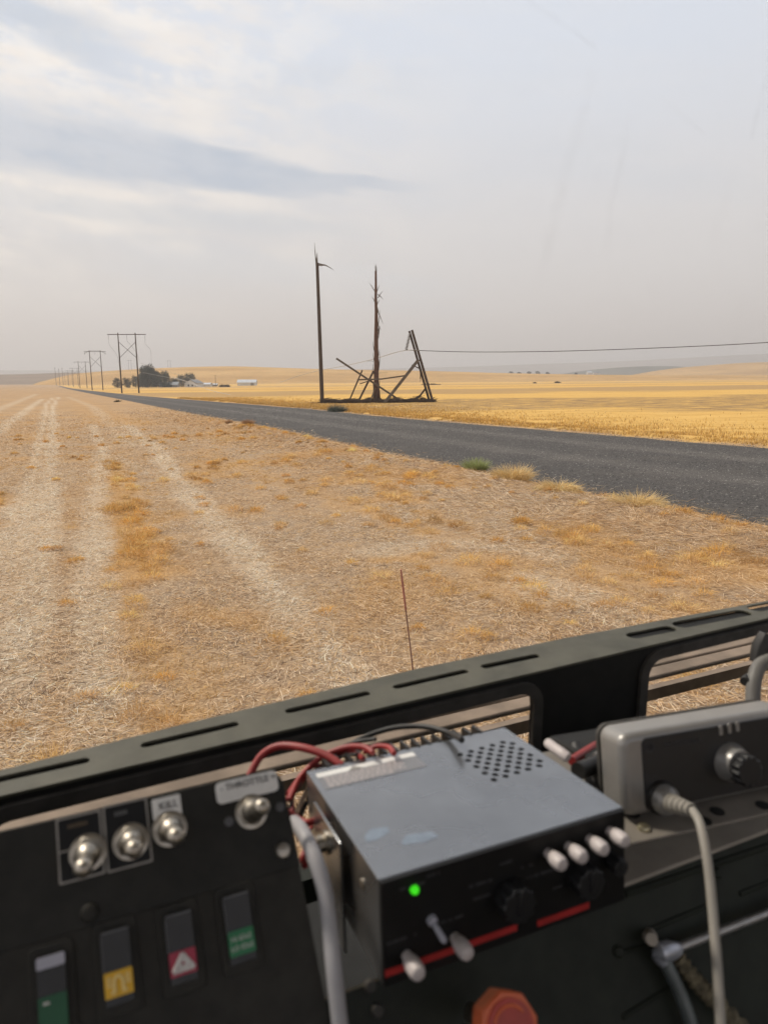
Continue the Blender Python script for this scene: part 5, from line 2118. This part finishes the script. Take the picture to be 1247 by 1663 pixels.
for k in range(5):
    s0 = Lc * (k + .05) / 5 + Lc * .165
    r_ = (.0074 - .0006 * k) * .80
    g.lathe([(r_ * .9, s0 - .0002), (r_ * 1.06, s0 + .0002), (r_ * 1.06, s0 + .0011), (r_ * .9, s0 + .0015)], 18, (0, 0, 0), cd)
g.build('rib_gap_shade', BLKW, cord)  # black rings put in as the shade between the ribs
P = spline([cc, at(1136, 1338, .505), at(1146, 1385, .492), at(1153, 1440, .482), at(1160, 1520, .470), at(1166, 1600, .458), at(1172, 1720, .44)], 8)
g = G()
g.tube([Vector(p) - cP for p in P], .0033, 14)
g.build('lead', MIKEC, cord)
# bracket plate under the radio
bk = Frame(rd.O + rd.ex * xL - np.array([0, 0, 1.0]) * .066, *axes(16.6)[:2])
f0, f1 = bk.at(1013, 1366), bk.at(1247, 1326)
yb_ = (f0[1] + f1[1]) / 2
g = G()
g.prism([(f0[0] - .01, yb_), (f1[0] + .16, yb_), (f1[0] + .16, yb_ + .14), (f0[0] - .01, yb_ + .14)], -.003, 0)
o = g.build('mounting_plate', mat('mount_grey', (.20, .18, .155), .6, var=.1, scale=30), radio, rd.M.inverted() @ bk.M, bevel=.001)
g = G()
a = bk.at(1045, 1346)
g.lathe([(.0052, 0), (.0052, .0016), (.004, .0032), (.001, .0038)], 14, (a[0], a[1], 0))
g.build('mount_screw', BRASS, o)
g = G()
for u, v in ((1027, 1322), (1164, 1318), (1238, 1308), (1143, 1334)):
    a = bk.at(u, v)
    g.lathe([(.006, .0), (.006, .0006)], 14, (a[0], a[1], 0))
g.build('slot_shade_disc', HOLE_SHADE, o)  # flat near-black discs painted as the dark of slots, nothing is cut

# --- black clamp and grey hose at the right edge of the windshield
cl = empty('mirror_clamp', Matrix.Translation(Vector(at(1236, 1062, .80))), 'black clamp with a bent grey hose at the right edge of the windshield opening', 'clamp')
o0 = Vector(at(1236, 1062, .80))
g = G()
g.tube([Vector(p) - o0 for p in (at(1246, 1030, .80), at(1237, 1050, .80), at(1230, 1076, .80))], [.010, .012, .010], 8)
g.tube([Vector(p) - o0 for p in (at(1208, 1107, .78), at(1218, 1100, .79))], .006, 8)
g.build('jaw', BLKW, cl, bevel=.001)
g = G()
g.tube([Vector(p) - o0 for p in spline([at(1285, 1062, .79), at(1256, 1068, .79), at(1234, 1080, .79), at(1224, 1105, .78), at(1221, 1150, .77)], 6)], .0080, 14)
g.build('bent_hose', mat('dark_grey_hose', (.15, .145, .135), .55, var=.1, scale=40), cl)

# --- red octagonal knob at the bottom
kb = tilted(824, 1668, .43, 24, 36)
knob = empty('brake_knob', kb.M, 'red octagonal parking brake knob at the bottom below the amplifier', 'knob')
g = G()
r_ = .0205
oct_ = [(r_ * math.cos(math.radians(90 + 45 * k)), r_ * math.sin(math.radians(90 + 45 * k))) for k in range(8)]
g.prism(oct_, -.012, .004)
g.build('rim', REDRIM, knob, bevel=.0015)
g = G()
g.lathe([(.0158, .0038), (.0158, .0052), (.0145, .0056)], 32)
kf = g.build('knob_face', REDK, knob)
g = G()
P = [(.0120 * math.cos(math.radians(a)), .0120 * math.sin(math.radians(a)), .0058) for a in range(30, 151, 12)]
g.tube(P, .0011, 6)
g.build('embossed_arc', REDRIM, kf)
g = G()
g.lathe([(.007, -.05), (.007, -.011)], 14)
g.build('stem', CHROME, knob)

# --- slim marker rod with a red tip on the bumper, outside
mb, mt = vpix(672, 1100, 2.35), vpix(651, 925, 2.35)
mb = VEH.M @ mb
mt = VEH.M @ mt
d = (mb - mt).normalized()
base_ = mb + d * .75
rod = empty('marker_rod', Matrix.Translation(base_), 'slim bumper marker rod with a red tip, standing outside beyond the dash rail', 'marker rod')
g = G()
g.tube([Vector((0, 0, 0)), (mb - base_), (mt - base_) * .86], [.0034, .0032, .0028], 10)
g.build('shaft', mat('rod_brown', (.27, .15, .12), .6, var=.2, scale=30), rod)
g = G()
g.tube([(mt - base_) * .86, (mt - base_) * .93, (mt - base_)], [.0040, .0046, .0034], 10)
g.build('tip', mat('rod_red', (.52, .21, .16), .6, var=.2, scale=30), rod)
bmp = VEH.M.inverted() @ base_
g = G()
g.box((.55, bmp.y + .04, bmp.z - .12), (2.5, .16, .22))
g.build('bumper', OLIVE, truck, bevel=.02)
for s_ in (-.4, 1.5):
    g = G()
    g.box((s_, (bmp.y + 1.04) / 2, bmp.z - .12), (.12, bmp.y - 1.0, .12))
    g.build('bumper_arm', OLIVE, truck, bevel=.01)

# ------------------------------------------------------------------ smoke haze in the air
m = bpy.data.materials.new('haze')
m.use_nodes = True
T = NT(m.node_tree)
pv = T.n('ShaderNodeVolumePrincipled')
pv.inputs['Color'].default_value = (.995, .955, .93, 1)
pv.inputs['Density'].default_value = .00030
pv.inputs['Anisotropy'].default_value = .2
T.put(T.n('ShaderNodeOutputMaterial').inputs['Volume'], pv.outputs[0])
g = G()
g.box((0, 0, 155), (13000, 13000, 390))
tag(g.build('haze', m, smooth=False), kind='stuff')
print('depths: box bottom left', np.dot(np.array(ff.O) - EYE, FWD))
